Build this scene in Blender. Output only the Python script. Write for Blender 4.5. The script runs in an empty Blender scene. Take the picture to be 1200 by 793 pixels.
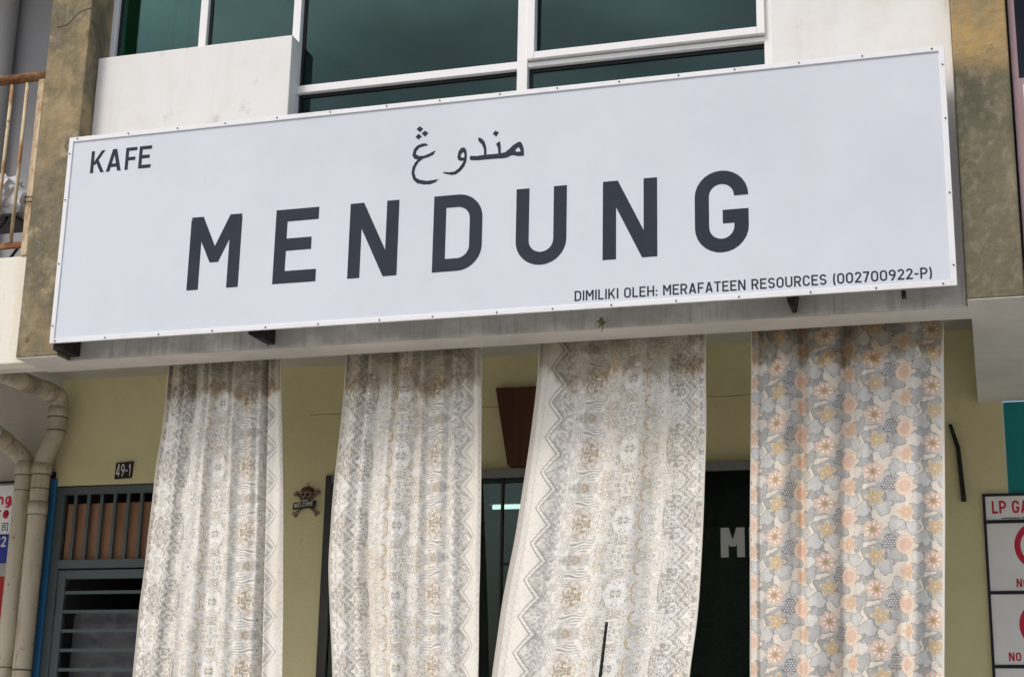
import bpy, bmesh, math, random
import numpy as np
from mathutils import Matrix, Vector
random.seed(7)
SC = bpy.context.scene
COL = SC.collection
R = math.radians

# ------------------------------------------------------------------ camera, sky, sun, exposure
cam_d = bpy.data.cameras.new('camera'); cam = bpy.data.objects.new('camera', cam_d); COL.objects.link(cam)
cam_d.sensor_fit = 'HORIZONTAL'; cam_d.sensor_width = 36; cam_d.lens = 55.537
cam_d.clip_start = 0.05; cam_d.clip_end = 2000
_M = ((0.9572578, 0.2885456, 0.0199761), (-0.056862, 0.2554588, -0.9651464), (-0.2835918, 0.922758, 0.2609472))
_r, _d, _f = [Vector(v) for v in _M]
cam.matrix_world = Matrix.Translation((0, 0, 1.6)) @ Matrix(((_r.x, -_d.x, -_f.x), (_r.y, -_d.y, -_f.y), (_r.z, -_d.z, -_f.z))).to_4x4()
SC.camera = cam

SUN_EL, SUN_AZ = R(50), R(206)        # azimuth from +Y (into the building), clockwise
w = bpy.data.worlds.new('World'); SC.world = w; w.use_nodes = True
nt = w.node_tree
bg = nt.nodes['Background']; bg.inputs[1].default_value = 0.125
sky = nt.nodes.new('ShaderNodeTexSky'); sky.sky_type = 'NISHITA'; sky.sun_disc = False
sky.sun_elevation = SUN_EL; sky.sun_rotation = SUN_AZ; sky.dust_density = 4; sky.air_density = 1.0; sky.ozone_density = 2.0
# thin broken cloud over the whole sky: soft brighter and greyer patches
_tc = nt.nodes.new('ShaderNodeTexCoord'); _cn = nt.nodes.new('ShaderNodeTexNoise'); _cn.inputs['Scale'].default_value = 4.5; _cn.inputs['Detail'].default_value = 7
_mp = nt.nodes.new('ShaderNodeMapping'); _mp.inputs['Scale'].default_value = (1, 1, 2.2); nt.links.new(_tc.outputs['Generated'], _mp.inputs[0]); nt.links.new(_mp.outputs[0], _cn.inputs['Vector'])
_mr = nt.nodes.new('ShaderNodeMapRange'); _mr.inputs[1].default_value = .36; _mr.inputs[2].default_value = .66; _mr.inputs[3].default_value = .66; _mr.inputs[4].default_value = 1.30; nt.links.new(_cn.outputs['Fac'], _mr.inputs[0])
_vm = nt.nodes.new('ShaderNodeVectorMath'); _vm.operation = 'SCALE'; nt.links.new(sky.outputs[0], _vm.inputs[0]); nt.links.new(_mr.outputs[0], _vm.inputs['Scale'])
nt.links.new(_vm.outputs[0], bg.inputs[0])
sl = bpy.data.lights.new('sun', 'SUN'); sl.energy = 1.05; sl.angle = R(13); sl.color = (1, .99, .965)
so = bpy.data.objects.new('sun', sl); COL.objects.link(so)
sd = Vector((math.sin(SUN_AZ) * math.cos(SUN_EL), math.cos(SUN_AZ) * math.cos(SUN_EL), math.sin(SUN_EL)))
so.rotation_euler = sd.to_track_quat('Z', 'Y').to_euler(); so.location = sd * 40
SC.view_settings.view_transform = 'Standard'; SC.view_settings.look = 'None'
SC.view_settings.exposure = 0.27; SC.view_settings.gamma = 1

# ------------------------------------------------------------------ helpers
def empty(name, loc, label, cat, group=None):
    o = bpy.data.objects.new(name, None); COL.objects.link(o)
    o.location = loc; o.empty_display_size = .1
    o['label'] = label; o['category'] = cat
    if group: o['group'] = group
    return o

def obj(name, bm, mat, parent=None, bevel=0, smooth=False):
    me = bpy.data.meshes.new(name)
    if isinstance(bm, bpy.types.Mesh): me = bm
    else:
        bmesh.ops.recalc_face_normals(bm, faces=bm.faces); bm.to_mesh(me); bm.free()
    if mat is not None and len(me.materials) == 0: me.materials.append(mat)
    o = bpy.data.objects.new(name, me); COL.objects.link(o)
    if parent:
        o.parent = parent
        if parent.type == 'EMPTY': o.matrix_parent_inverse = Matrix.Translation(-Vector(parent.location))
    if bevel:
        m = o.modifiers.new('bevel', 'BEVEL'); m.width = bevel; m.segments = 2; m.limit_method = 'ANGLE'
    if smooth:
        for p in me.polygons: p.use_smooth = True
    return o

def tag(o, label=None, cat=None, group=None, kind=None):
    if label: o['label'] = label
    if cat: o['category'] = cat
    if group: o['group'] = group
    if kind: o['kind'] = kind
    return o

def BM(): return bmesh.new()

def box(bm, x0, x1, y0, y1, z0, z1):
    v = [bm.verts.new((x, y, z)) for x in (x0, x1) for y in (y0, y1) for z in (z0, z1)]
    for f in ((0,1,3,2),(4,6,7,5),(0,4,5,1),(2,3,7,6),(0,2,6,4),(1,5,7,3)): bm.faces.new([v[i] for i in f])
    return bm

def obox(name, x0, x1, y0, y1, z0, z1, mat, parent=None, bevel=0):
    return obj(name, box(BM(), x0, x1, y0, y1, z0, z1), mat, parent, bevel)

def prism(bm, poly, y0, y1, holes=()):
    """polygon in XZ extruded along Y"""
    if holes:
        es = []
        for loop in [poly] + list(holes):
            vs = [bm.verts.new((x, y0, z)) for x, z in loop]
            es += [bm.edges.new((vs[i], vs[(i+1) % len(vs)])) for i in range(len(vs))]
        r = bmesh.ops.triangle_fill(bm, use_beauty=True, use_dissolve=False, edges=es)
        fs = [g for g in r['geom'] if isinstance(g, bmesh.types.BMFace)]
        e = bmesh.ops.extrude_face_region(bm, geom=fs)
        bmesh.ops.translate(bm, verts=[g for g in e['geom'] if isinstance(g, bmesh.types.BMVert)], vec=(0, y1-y0, 0))
        return bm
    a = [bm.verts.new((x, y0, z)) for x, z in poly]; b = [bm.verts.new((x, y1, z)) for x, z in poly]
    n = len(poly)
    bm.faces.new(a); bm.faces.new(b[::-1])
    for i in range(n): bm.faces.new((a[i], b[i], b[(i+1) % n], a[(i+1) % n]))
    return bm

def tube(bm, pts, r, seg=16, cap=True):
    pts = [Vector(p) for p in pts]; rs = r if isinstance(r, (list, tuple)) else [r]*len(pts)
    rings = []; prev = None
    for i, p in enumerate(pts):
        t = (pts[min(i+1, len(pts)-1)] - pts[max(i-1, 0)]).normalized()
        if prev is None:
            n = t.cross(Vector((0, 0, 1)) if abs(t.z) < .9 else Vector((1, 0, 0))).normalized()
        else:
            n = (prev - t * prev.dot(t)).normalized()
        prev = n; b = t.cross(n)
        rings.append([bm.verts.new(p + (n*math.cos(2*math.pi*k/seg) + b*math.sin(2*math.pi*k/seg))*rs[i]) for k in range(seg)])
    for i in range(len(rings)-1):
        for k in range(seg):
            f = bm.faces.new((rings[i][k], rings[i][(k+1) % seg], rings[i+1][(k+1) % seg], rings[i+1][k])); f.smooth = True
    if cap: bm.faces.new(rings[0]); bm.faces.new(rings[-1])
    return bm

def ellipsoid(bm, c, rx, ry, rz, nu=20, nv=12, fn=None):
    m = bmesh.ops.create_uvsphere(bm, u_segments=nu, v_segments=nv, radius=1)
    for v in m['verts']:
        p = v.co.copy()
        if fn: p = fn(p)
        v.co = Vector((c[0]+p.x*rx, c[1]+p.y*ry, c[2]+p.z*rz))
    for v in m['verts']:
        for f in v.link_faces: f.smooth = True
    return bm

def bend(pts, r, n=5):
    """round the inner corners of a polyline"""
    pts = [Vector(p) for p in pts]; out = [pts[0]]
    for i in range(1, len(pts)-1):
        a = pts[i] + (pts[i-1]-pts[i]).normalized()*r; b = pts[i] + (pts[i+1]-pts[i]).normalized()*r
        for k in range(n+1):
            t = k/n; out.append(a*(1-t)**2 + pts[i]*2*t*(1-t) + b*t*t)
    out.append(pts[-1]); return out

# ------------------------------------------------------------------ materials
def mat(name, col, rough=.7, layers=(), bump=(), spec=.3, metal=0, coat=0):
    """layers: (colour, scale, lo, hi, detail, (sx,sy,sz), strength) noise masks laid over the base; bump: (scale, dist)"""
    m = bpy.data.materials.new(name); m.use_nodes = True
    t = m.node_tree; N = t.nodes; L = t.links; p = N['Principled BSDF']
    p.inputs['Roughness'].default_value = rough; p.inputs['Specular IOR Level'].default_value = spec
    p.inputs['Metallic'].default_value = metal
    tc = N.new('ShaderNodeTexCoord'); rgb = N.new('ShaderNodeRGB'); rgb.outputs[0].default_value = (*col, 1); cur = rgb.outputs[0]
    for i, ly in enumerate(layers):
        c, sc, lo, hi, det, st, k = ly[:7]
        mp = N.new('ShaderNodeMapping'); mp.inputs['Scale'].default_value = st; mp.inputs['Location'].default_value = (i*3.7, i*1.3, i*5.1)
        L.new(tc.outputs['Object'], mp.inputs['Vector'])
        nz = N.new('ShaderNodeTexNoise'); nz.inputs['Scale'].default_value = sc; nz.inputs['Detail'].default_value = det; nz.inputs['Roughness'].default_value = .62
        L.new(mp.outputs[0], nz.inputs['Vector'])
        mr = N.new('ShaderNodeMapRange'); mr.inputs[1].default_value = lo; mr.inputs[2].default_value = hi; mr.inputs[4].default_value = k
        L.new(nz.outputs['Fac'], mr.inputs[0])
        fac = mr.outputs[0]
        if len(ly) > 7:   # limit the layer to a band of heights (a tide mark, repainted patch)
            za, zb = ly[7]
            sp = N.new('ShaderNodeSeparateXYZ'); L.new(tc.outputs['Object'], sp.inputs[0])
            wob = N.new('ShaderNodeMath'); wob.operation = 'MULTIPLY_ADD'; wob.inputs[1].default_value = .5; L.new(nz.outputs['Fac'], wob.inputs[0]); L.new(sp.outputs['Z'], wob.inputs[2])
            m2 = N.new('ShaderNodeMapRange'); m2.inputs[1].default_value = za; m2.inputs[2].default_value = zb; L.new(wob.outputs[0], m2.inputs[0])
            mu = N.new('ShaderNodeMath'); mu.operation = 'MULTIPLY'; L.new(fac, mu.inputs[0]); L.new(m2.outputs[0], mu.inputs[1]); fac = mu.outputs[0]
        mx = N.new('ShaderNodeMix'); mx.data_type = 'RGBA'; L.new(fac, mx.inputs[0]); L.new(cur, mx.inputs[6]); mx.inputs[7].default_value = (*c, 1); cur = mx.outputs[2]
    L.new(cur, p.inputs['Base Color'])
    if bump:
        nz = N.new('ShaderNodeTexNoise'); nz.inputs['Scale'].default_value = bump[0]; nz.inputs['Detail'].default_value = 6; L.new(tc.outputs['Object'], nz.inputs['Vector'])
        b = N.new('ShaderNodeBump'); b.inputs['Distance'].default_value = bump[1]; b.inputs['Strength'].default_value = .7; L.new(nz.outputs['Fac'], b.inputs['Height']); L.new(b.outputs[0], p.inputs['Normal'])
    return m

def glass(name, tint, refl, ior=1.5, rough=0.0, wave=0):
    m = bpy.data.materials.new(name); m.use_nodes = True
    t = m.node_tree; N = t.nodes; L = t.links; N.remove(N['Principled BSDF'])
    tr = N.new('ShaderNodeBsdfTransparent'); tr.inputs[0].default_value = (*tint, 1)
    gl = N.new('ShaderNodeBsdfGlossy'); gl.inputs[0].default_value = (*refl, 1); gl.inputs['Roughness'].default_value = rough
    fr = N.new('ShaderNodeFresnel'); fr.inputs[0].default_value = ior
    mx = N.new('ShaderNodeMixShader'); L.new(fr.outputs[0], mx.inputs[0]); L.new(tr.outputs[0], mx.inputs[1]); L.new(gl.outputs[0], mx.inputs[2])
    if wave:
        tc = N.new('ShaderNodeTexCoord'); nz = N.new('ShaderNodeTexNoise'); nz.inputs['Scale'].default_value = 1.5; L.new(tc.outputs['Object'], nz.inputs['Vector'])
        b = N.new('ShaderNodeBump'); b.inputs['Distance'].default_value = wave; L.new(nz.outputs['Fac'], b.inputs['Height']); L.new(b.outputs[0], gl.inputs['Normal'])
    L.new(mx.outputs[0], N['Material Output'].inputs[0]); return m

U1 = (1, 1, 1)
M = {}
M['white'] = mat('white_wall_paint', (.785, .77, .735), .75, [
    ((.60, .565, .48), 2.2, .50, .74, 8, (1, 1, 1), .4), ((.47, .43, .34), 7, .60, .74, 10, (1, 1, .8), .6),
    ((.14, .13, .11), 26, .76, .80, 4, U1, .7), ((.62, .57, .46), 5, .52, .75, 6, (3, 3, .25), .18), ((.12, .11, .095), 6, .53, .70, 8, (5, 1, .16), .55, (4.24, 4.08)), ((.20, .185, .155), 3.5, .34, .64, 9, (1, 1, 1), .7, (4.30, 4.06))], (70, .0012))
M['fin'] = mat('weathered_ochre_plaster', (.37, .28, .155), .88, [
    ((.22, .18, .105), 4.6, .40, .58, 12, (1, 1, .8), .9), ((.14, .135, .10), 1.9, .40, .60, 10, (1, 1, .8), .9, (5.45, 4.75)),
    ((.15, .135, .09), 3.3, .48, .60, 12, (1, 1, .8), .85), ((.46, .37, .235), 6, .58, .66, 12, U1, .65), ((.08, .075, .055), 13, .60, .70, 12, U1, .8),
    ((.34, .31, .23), 30, .5, .72, 10, (1, 1, .7), .5), ((.09, .08, .06), 60, .64, .74, 8, U1, .6)], (30, .012), spec=.12)
M['fin_green'] = mat('weathered_green_plaster', (.44, .30, .125), .88, [
    ((.25, .20, .115), 4.2, .42, .62, 12, (1, 1, .8), .85), ((.55, .42, .22), 8, .58, .68, 10, U1, .5),
    ((.175, .155, .10), 2.4, -.3, -.2, 10, U1, 1.0, (5.26, 5.13)),
    ((.085, .085, .06), 3.4, .44, .62, 12, (1, 1, .7), .85, (5.26, 5.13)), ((.28, .25, .165), 6.5, .54, .70, 12, (1, 1, .5), .8, (5.26, 5.13)),
    ((.36, .33, .25), 28, .52, .76, 10, (1, 1, .6), .55), ((.07, .068, .05), 22, .62, .74, 10, U1, .7), ((.08, .07, .05), 60, .64, .74, 8, U1, .6)], (30, .012), spec=.12)
M['cream'] = mat('cream_parapet_paint', (.83, .79, .68), .75, [
    ((.66, .56, .36), 2.5, .48, .72, 8, (2, 2, .4), .6), ((.40, .26, .12), 6, .62, .78, 8, (4, 4, .3), .5)], (60, .003))
M['olive'] = mat('olive_yellow_wall_paint', (.70, .64, .375), .8, [
    ((.60, .545, .305), 1.6, .42, .66, 8, U1, .6), ((.74, .69, .44), 3.5, .52, .75, 6, U1, .4), ((.13, .10, .05), 22, .74, .80, 6, U1, .7),
    ((.25, .21, .12), 7, .62, .78, 8, (1, 1, .5), .5)], (90, .004), spec=.15)
M['greywall'] = mat('grey_beige_speckled_wall', (.55, .50, .44), .85, [
    ((.43, .39, .33), 2.0, .42, .66, 8, U1, .6), ((.15, .11, .07), 40, .68, .76, 6, U1, .8)], (120, .004))
M['balconywall'] = mat('grey_balcony_wall', (.36, .36, .37), .85, [((.30, .30, .31), 2.0, .42, .66, 8, U1, .6)], (120, .003))
M['plaster'] = mat('pale_soffit_plaster', (.68, .64, .58), .85, [
    ((.50, .47, .43), 2.4, .42, .66, 8, U1, .5), ((.22, .19, .15), 40, .68, .76, 6, U1, .5)], (140, .004))
M['ceiling'] = mat('arcade_ceiling_paint', (.48, .46, .40), .85, [((.30, .27, .2), 1.5, .45, .7, 8, U1, .5)], (90, .003))
M['teal'] = mat('teal_wall_paint', (.012, .24, .24), .7, [((.01, .19, .19), 2, .4, .7, 6, U1, .6)], (80, .002))
M['pink'] = mat('mauve_pink_paint', (.36, .25, .26), .7, [((.26, .17, .18), 3, .45, .7, 7, (1, 1, .5), .6)], (60, .002))
M['floor'] = mat('cement_floor', (.62, .595, .54), .8, [((.40, .38, .34), 1.2, .42, .66, 8, U1, .6)], (40, .003))
M['road'] = mat('sunbleached_concrete_paving', (.50, .48, .44), .9, [((.42, .405, .37), .8, .42, .66, 8, U1, .6)], (60, .006))
M['ground'] = mat('dry_ground', (.25, .23, .19), .95, [((.16, .17, .10), .2, .42, .66, 8, U1, .6)])
M['kerb'] = mat('concrete_kerb', (.40, .38, .35), .9, [((.26, .25, .22), 2, .42, .66, 8, U1, .6)], (40, .004))
M['alu'] = mat('white_painted_aluminium', (.80, .79, .775), .4, [((.55, .50, .45), 6, .60, .78, 8, (.4, 1, 1), .5), ((.35, .22, .15), 13, .70, .77, 6, U1, .6)], spec=.5)
M['gasket'] = mat('black_rubber_gasket', (.012, .012, .013), .6)
M['wglass'] = glass('green_tinted_window_glass', (.30, .50, .45), (.60, .86, .88), 1.48, .0)
M['dglass'] = glass('dark_tinted_glass', (.2, .22, .25), (.8, .85, 1), 1.4)
M['sglass'] = glass('shopfront_glass', (.50, .60, .56), (.75, .9, .88), 1.42)
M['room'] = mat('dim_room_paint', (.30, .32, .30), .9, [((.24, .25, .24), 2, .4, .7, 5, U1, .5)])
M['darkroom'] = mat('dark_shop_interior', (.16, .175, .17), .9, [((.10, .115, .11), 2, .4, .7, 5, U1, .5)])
M['drape'] = mat('pale_window_drape', (.80, .80, .76), .9, [((.55, .56, .53), 6, .4, .7, 5, (6, 6, .2), .6)])
M['drapegreen'] = mat('green_window_drape', (.25, .85, .42), .9, [((.2, .7, .33), 6, .4, .7, 5, (6, 6, .2), .6)])
M['signface'] = mat('pale_grey_sign_sheet', (.665, .695, .745), .42, [((.575, .605, .655), .9, .40, .70, 6, U1, .8), ((.57, .57, .56), 3, .52, .8, 9, (1.2, 1, .5), .22), ((.4, .38, .34), 30, .77, .82, 3, U1, .6)], spec=.35)
M['trim'] = mat('white_aluminium_sign_trim', (.80, .80, .80), .35, [((.62, .60, .56), 5, .5, .75, 8, U1, .5)], spec=.5)
M['letter'] = mat('charcoal_vinyl', (.028, .036, .050), .6, [((.042, .046, .06), 3, .4, .7, 5, U1, .8)], spec=.12)
M['black'] = mat('black_steel', (.012, .012, .013), .55, [((.05, .03, .02), 14, .55, .72, 6, U1, .7)])
M['rivet'] = mat('dark_screw_heads', (.06, .05, .045), .5)
M['steel'] = mat('dark_green_grey_gate_paint', (.085, .108, .11), .5, [((.075, .085, .085), 4, .5, .75, 6, U1, .5), ((.10, .06, .035), 20, .70, .78, 6, U1, .4)], spec=.4)
M['ply'] = mat('brown_plywood', (.36, .195, .115), .75, [((.22, .11, .06), 3, .42, .62, 9, (6, 1, .5), .8), ((.40, .24, .15), 14, .62, .74, 8, (1, 1, .5), .6)], (30, .002))
M['brownboard'] = mat('dark_brown_board', (.11, .042, .02), .6, [((.05, .02, .01), 3, .4, .65, 8, (4, 1, .4), .7)], (40, .001))
M['pipe'] = mat('beige_painted_downpipe', (.57, .515, .40), .6, [((.42, .37, .27), 2.6, .40, .66, 8, (1, 1, .4), .8), ((.14, .10, .065), 26, .60, .70, 10, U1, .8), ((.26, .20, .12), 7, .52, .70, 10, (2, 2, .25), .7), ((.12, .09, .06), 3, .45, .62, 10, U1, .7, (3.95, 4.35))], (40, .001), spec=.35)
M['joint'] = mat('grimy_pipe_joint', (.10, .08, .055), .8, [((.2, .16, .11), 20, .45, .65, 6, U1, .7)])
M['bluepipe'] = mat('faded_blue_paint', (.025, .15, .34), .5, [((.05, .24, .46), 3, .45, .7, 7, (1, 1, .3), .7), ((.01, .03, .09), 5, .55, .75, 7, U1, .6)], spec=.4)
M['greypipe'] = mat('grey_pipe', (.42, .42, .41), .55, [((.33, .33, .31), 3, .4, .7, 7, (1, 1, .4), .6)])
M['rust'] = mat('rusted_cream_steel', (.60, .50, .33), .7, [((.36, .17, .06), 9, .48, .62, 9, (1, 1, .5), .9), ((.16, .06, .025), 16, .58, .70, 9, U1, .9)], (60, .002))
M['rustdark'] = mat('heavily_rusted_steel', (.40, .24, .12), .8, [((.20, .075, .03), 7, .42, .56, 9, (1, 1, 1), .95), ((.07, .025, .015), 12, .56, .68, 9, U1, .9), ((.66, .55, .38), 10, .62, .70, 8, U1, .6)], (50, .004))
M['bag'] = mat('white_plastic_sheet', (.80, .80, .80), .35, [((.62, .62, .64), 6, .5, .7, 5, U1, .5)], spec=.5)
M['concrete'] = mat('bare_concrete_steps', (.40, .39, .37), .85, [((.27, .26, .25), 3, .42, .66, 8, U1, .7)], (50, .003))
M['paper'] = mat('aged_white_sheet', (.86, .85, .82), .6, [((.74, .725, .69), 3, .4, .7, 7, U1, .6), ((.2, .17, .14), 50, .75, .80, 4, U1, .6)])
M['red'] = mat('red_print', (.55, .015, .05), .5); M['bluep'] = mat('blue_print', (.015, .03, .26), .5); M['navy'] = mat('navy_line_print', (.012, .012, .022), .5)
M['redpanel'] = mat('red_panel_print', (.38, .01, .012), .5, [((.25, .008, .01), 3, .4, .7, 5, U1, .6)])
M['whitep'] = mat('white_print', (.62, .61, .58), .5); M['greyp'] = mat('pale_sticker', (.50, .52, .50), .55)
M['bone'] = mat('painted_resin_bone', (.24, .185, .13), .6, [((.16, .11, .07), 40, .45, .65, 6, U1, .8)])
M['bandana'] = mat('maroon_resin', (.10, .035, .028), .6, [((.20, .12, .09), 50, .5, .68, 5, U1, .7)])
M['leaf'] = mat('yellow_green_leaf', (.20, .19, .045), .6, [((.10, .12, .03), 60, .4, .6, 3, U1, .8)])
M['carpaint'] = mat('silver_car_paint', (.45, .46, .47), .25, spec=.6); M['tyre'] = mat('tyre_rubber', (.02, .02, .02), .85)
M['rim'] = mat('wheel_alloy', (.5, .5, .5), .3, metal=.8); M['lens'] = mat('lamp_lens', (.7, .7, .7), .15)
lt = bpy.data.materials.new('fluorescent_tube'); lt.use_nodes = True
lp = lt.node_tree.nodes['Principled BSDF']; lp.inputs['Emission Color'].default_value = (.85, 1, .97, 1); lp.inputs['Emission Strength'].default_value = 2.5
M['tube'] = lt

# ------------------------------------------------------------------ stroke lettering
def arc(cx, cy, rx, ry, a0, a1, n=10):
    return [(cx+rx*math.cos(R(a0+(a1-a0)*i/n)), cy+ry*math.sin(R(a0+(a1-a0)*i/n))) for i in range(n+1)]

def stroke(p, t):
    """offset polyline -> list of quads"""
    n = len(p); closed = (abs(p[0][0]-p[-1][0]) + abs(p[0][1]-p[-1][1])) < 1e-6 and n > 3
    Lf, Rt = [], []
    for i in range(n):
        def dr(a, b):
            d = (b[0]-a[0], b[1]-a[1]); l = math.hypot(*d) or 1e-9; return d[0]/l, d[1]/l
        d0 = dr(p[i-1], p[i]) if i > 0 else (dr(p[-2], p[-1]) if closed else None)
        d1 = dr(p[i], p[i+1]) if i < n-1 else (dr(p[0], p[1]) if closed else None)
        d0 = d0 or d1; d1 = d1 or d0
        nx, ny = -(d0[1]+d1[1]), d0[0]+d1[0]; l = math.hypot(nx, ny) or 1e-9; nx /= l; ny /= l
        k = t/2/max(.35, -d1[1]*nx + d1[0]*ny)
        Lf.append((p[i][0]+nx*k, p[i][1]+ny*k)); Rt.append((p[i][0]-nx*k, p[i][1]-ny*k))
    return [[Lf[i], Lf[i+1], Rt[i+1], Rt[i]] for i in range(n-1)]

def glyph(ch, w, t):
    """list of stroke groups (each a list of polygons) in a box w x 1, stem t"""
    h = t/2; r = min(w/2-h, .30); e = w-h; q = 1-h; hw = t*1.12
    def para(x0, y0, x1, y1, k=hw): return [[(x0-k/2, y0), (x0+k/2, y0), (x1+k/2, y1), (x1-k/2, y1)]]
    S = lambda *p: stroke(list(p), t)
    V = lambda x, a=0, b=1: [[(x-h, a), (x+h, a), (x+h, b), (x-h, b)]]
    Hb = lambda y, a, b: [[(a, y-h), (b, y-h), (b, y+h), (a, y+h)]]
    rr = w/2-h
    ov = stroke(arc(w/2, q-rr, rr, rr, 0, 180, 14) + arc(w/2, h+rr, rr, rr, 180, 360, 14) + [(e, q-rr)], t)
    if ch == 'M':
        g = [(0, 1), (t*1.05, 1), (w/2+.001, .58), (w/2+.001, .36), (w/2-.36*t, .36)]
        return [V(h, 0, .97), V(e, 0, .97), [g], [[(w-x, y) for x, y in g]]]
    if ch == 'N': return [V(h), V(e), para(w-hw/2, 0, hw/2, 1)]
    if ch == 'E': return [V(h), Hb(q, t*.9, w), Hb(.52, t*.9, w*.86), Hb(h, t*.9, w)]
    if ch == 'F': return [V(h), Hb(q, t*.9, w), Hb(.49, t*.9, w*.88)]
    if ch == 'L': return [V(h), Hb(h, t*.9, w)]
    if ch == 'I': return [V(w/2)]
    if ch == 'H': return [V(h), V(e), Hb(.5, t*.9, w-t*.9)]
    if ch == 'T': return [V(w/2, 0, 1-t*.9), Hb(q, 0, w)]
    if ch == 'K': return [V(h), para(t*.9, .36, w-hw*.55, 1), para(w-hw*.5, 0, w*.44, .56)]
    if ch == 'A': return [para(hw/2, 0, w/2-hw*.08, 1), para(w-hw/2, 0, w/2+hw*.08, 1), Hb(.27, w*.24, w*.76)]
    if ch == 'W': return [para(w*.25, 0, hw/2, 1), para(w*.25, 0, w/2, .8), para(w*.75, 0, w/2, .8), para(w*.75, 0, w-hw/2, 1)]
    if ch == 'D': return [V(h), stroke([(t*.9, q)] + arc(e-r, q-r, r, r, 90, 0) + arc(e-r, h+r, r, r, 0, -90) + [(t*.9, h)], t)]
    if ch in 'PR':
        r2 = .24
        g = [V(h), stroke([(t*.9, q)] + arc(e-r2, q-r2, r2, r2, 90, -90) + [(t*.9, q-2*r2)], t)]
        if ch == 'R': g.append(para(w-hw/2, 0, w*.56, 1-h-2*r2-h*.3))
        return g
    if ch == 'U': return [stroke([(h, 1)] + arc(w/2, h+rr, rr, rr, 180, 360, 16) + [(e, 1)], t)]
    if ch == 'O' or ch == '0': return [ov]
    if ch == 'C': return [stroke([(e, .68)] + arc(w/2, q-rr, rr, rr, 0, 180, 14) + arc(w/2, h+rr, rr, rr, 180, 360, 14) + [(e, .32)], t)]
    if ch == 'G': return [stroke([(e, .68)] + arc(w/2, q-rr, rr, rr, 0, 180, 14) + arc(w/2, h+rr, rr, rr, 180, 360, 14) + [(e, .515-h), (w*.52, .515-h)], t)]
    if ch == 'S':
        b = (1-t)/4
        return [stroke(arc(w/2, q-b, rr, b, 12, 270, 16) + arc(w/2, h+b, rr, b, 90, -168, 16)[1:], t)]
    if ch == '2': return [stroke(arc(w/2, q-rr, rr, rr, 170, -25, 12) + [(h*1.2, h+.02)], t), Hb(h, 0, w)]
    if ch == '7': return [Hb(q, 0, w), para(w*.32, 0, w-hw*.6, 1-t*.9)]
    if ch == '9': return [stroke(arc(w/2, q-rr, rr, rr, 0, 360, 18), t), stroke([(e, q-rr), (e-.02, .42), (w*.40, 0)], t)]
    if ch == '4': return [V(w*.72, 0, 1), para(hw*.5, .27, w*.62, 1), Hb(.24, 0, w)]
    if ch == '1': return [V(w*.62), para(w*.12, .72, w*.55, 1)]
    if ch == '3': return [stroke(arc(w/2, .74, rr, .26-h, 160, -90, 12), t), stroke(arc(w/2, .28, rr, .28-h, 90, -160, 12), t)]
    if ch == ':': return [Hb(.10, w/2-h, w/2+h), Hb(.52, w/2-h, w/2+h)]
    if ch == '-': return [Hb(.45, 0, w)]
    if ch == '(': return [stroke(arc(w+.55, .45, .55+w*.6, 1.10, 150, 210, 8), t)]
    if ch == ')': return [stroke(arc(-.55, .45, .55+w*.6, 1.10, 30, -30, 8), t)]
    if ch == 'n': return [V(h, 0, .72), stroke([(t*.8, .46)] + arc(w/2+h*.4, .40, e-w/2-h*.4, .32-h, 140, 0, 8) + [(e, 0)], t)]
    if ch == 'r': return [V(h, 0, .72), stroke(arc(w*.75, .36, w*.55, .36-h, 150, 75, 6), t)]
    if ch == 'e': return [stroke([(h*1.2, .36), (e, .36)] + arc(w/2, .36, rr, .36-h, 0, 310, 16), t)]
    if ch == 'g': return [stroke(arc(w/2, .36, rr, .36-h, 0, 360, 18), t), stroke([(e, .72), (e, -.05)] + arc(w/2, -.05, rr, .22-h, 0, -150, 10), t)]
    return []

WID = dict(M=.74, E=.58, N=.66, D=.64, U=.64, G=.64, K=.66, A=.68, F=.55, I=.16, L=.52, O=.64, H=.65, T=.58, R=.63, S=.60, C=.62, P=.62, W=.95)
WID.update({'0': .62, '2': .58, '7': .55, '9': .6, '4': .62, '1': .38, '3': .58, ':': .16, '-': .36, '(': .26, ')': .26, ' ': .26, 'n': .56, 'g': .58, 'r': .40, 'e': .58})

def put(bm, polysets, X, Y, Z, sx, sz, d=.0008, shear=0):
    """thin raised lettering facing -Y; each stroke a touch prouder than the last so no faces share a plane"""
    for i, ps in enumerate(polysets):
        dd = d + .00012*i
        allv = {}
        for poly in ps:
            fr = []
            for u, v in poly:
                fr.append((X+u*sx, Z+v*sz+shear*u))
            a = [bm.verts.new((x, Y-dd, z)) for x, z in fr]
            bm.faces.new(a)
        bmesh.ops.remove_doubles(bm, verts=bm.verts, dist=1e-6) if False else None
    return bm

def text(bm, s, X, Y, Z, height, width=None, t=.15, gap=.13, d=.0008):
    tot = sum(WID[c] for c in s) + gap*(len(s)-1)
    sx = width/tot if width else height
    x = X
    for c in s:
        put(bm, glyph(c, WID[c], t), x, Y, Z, sx, height, d); x += (WID[c]+gap)*sx
    return bm

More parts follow.
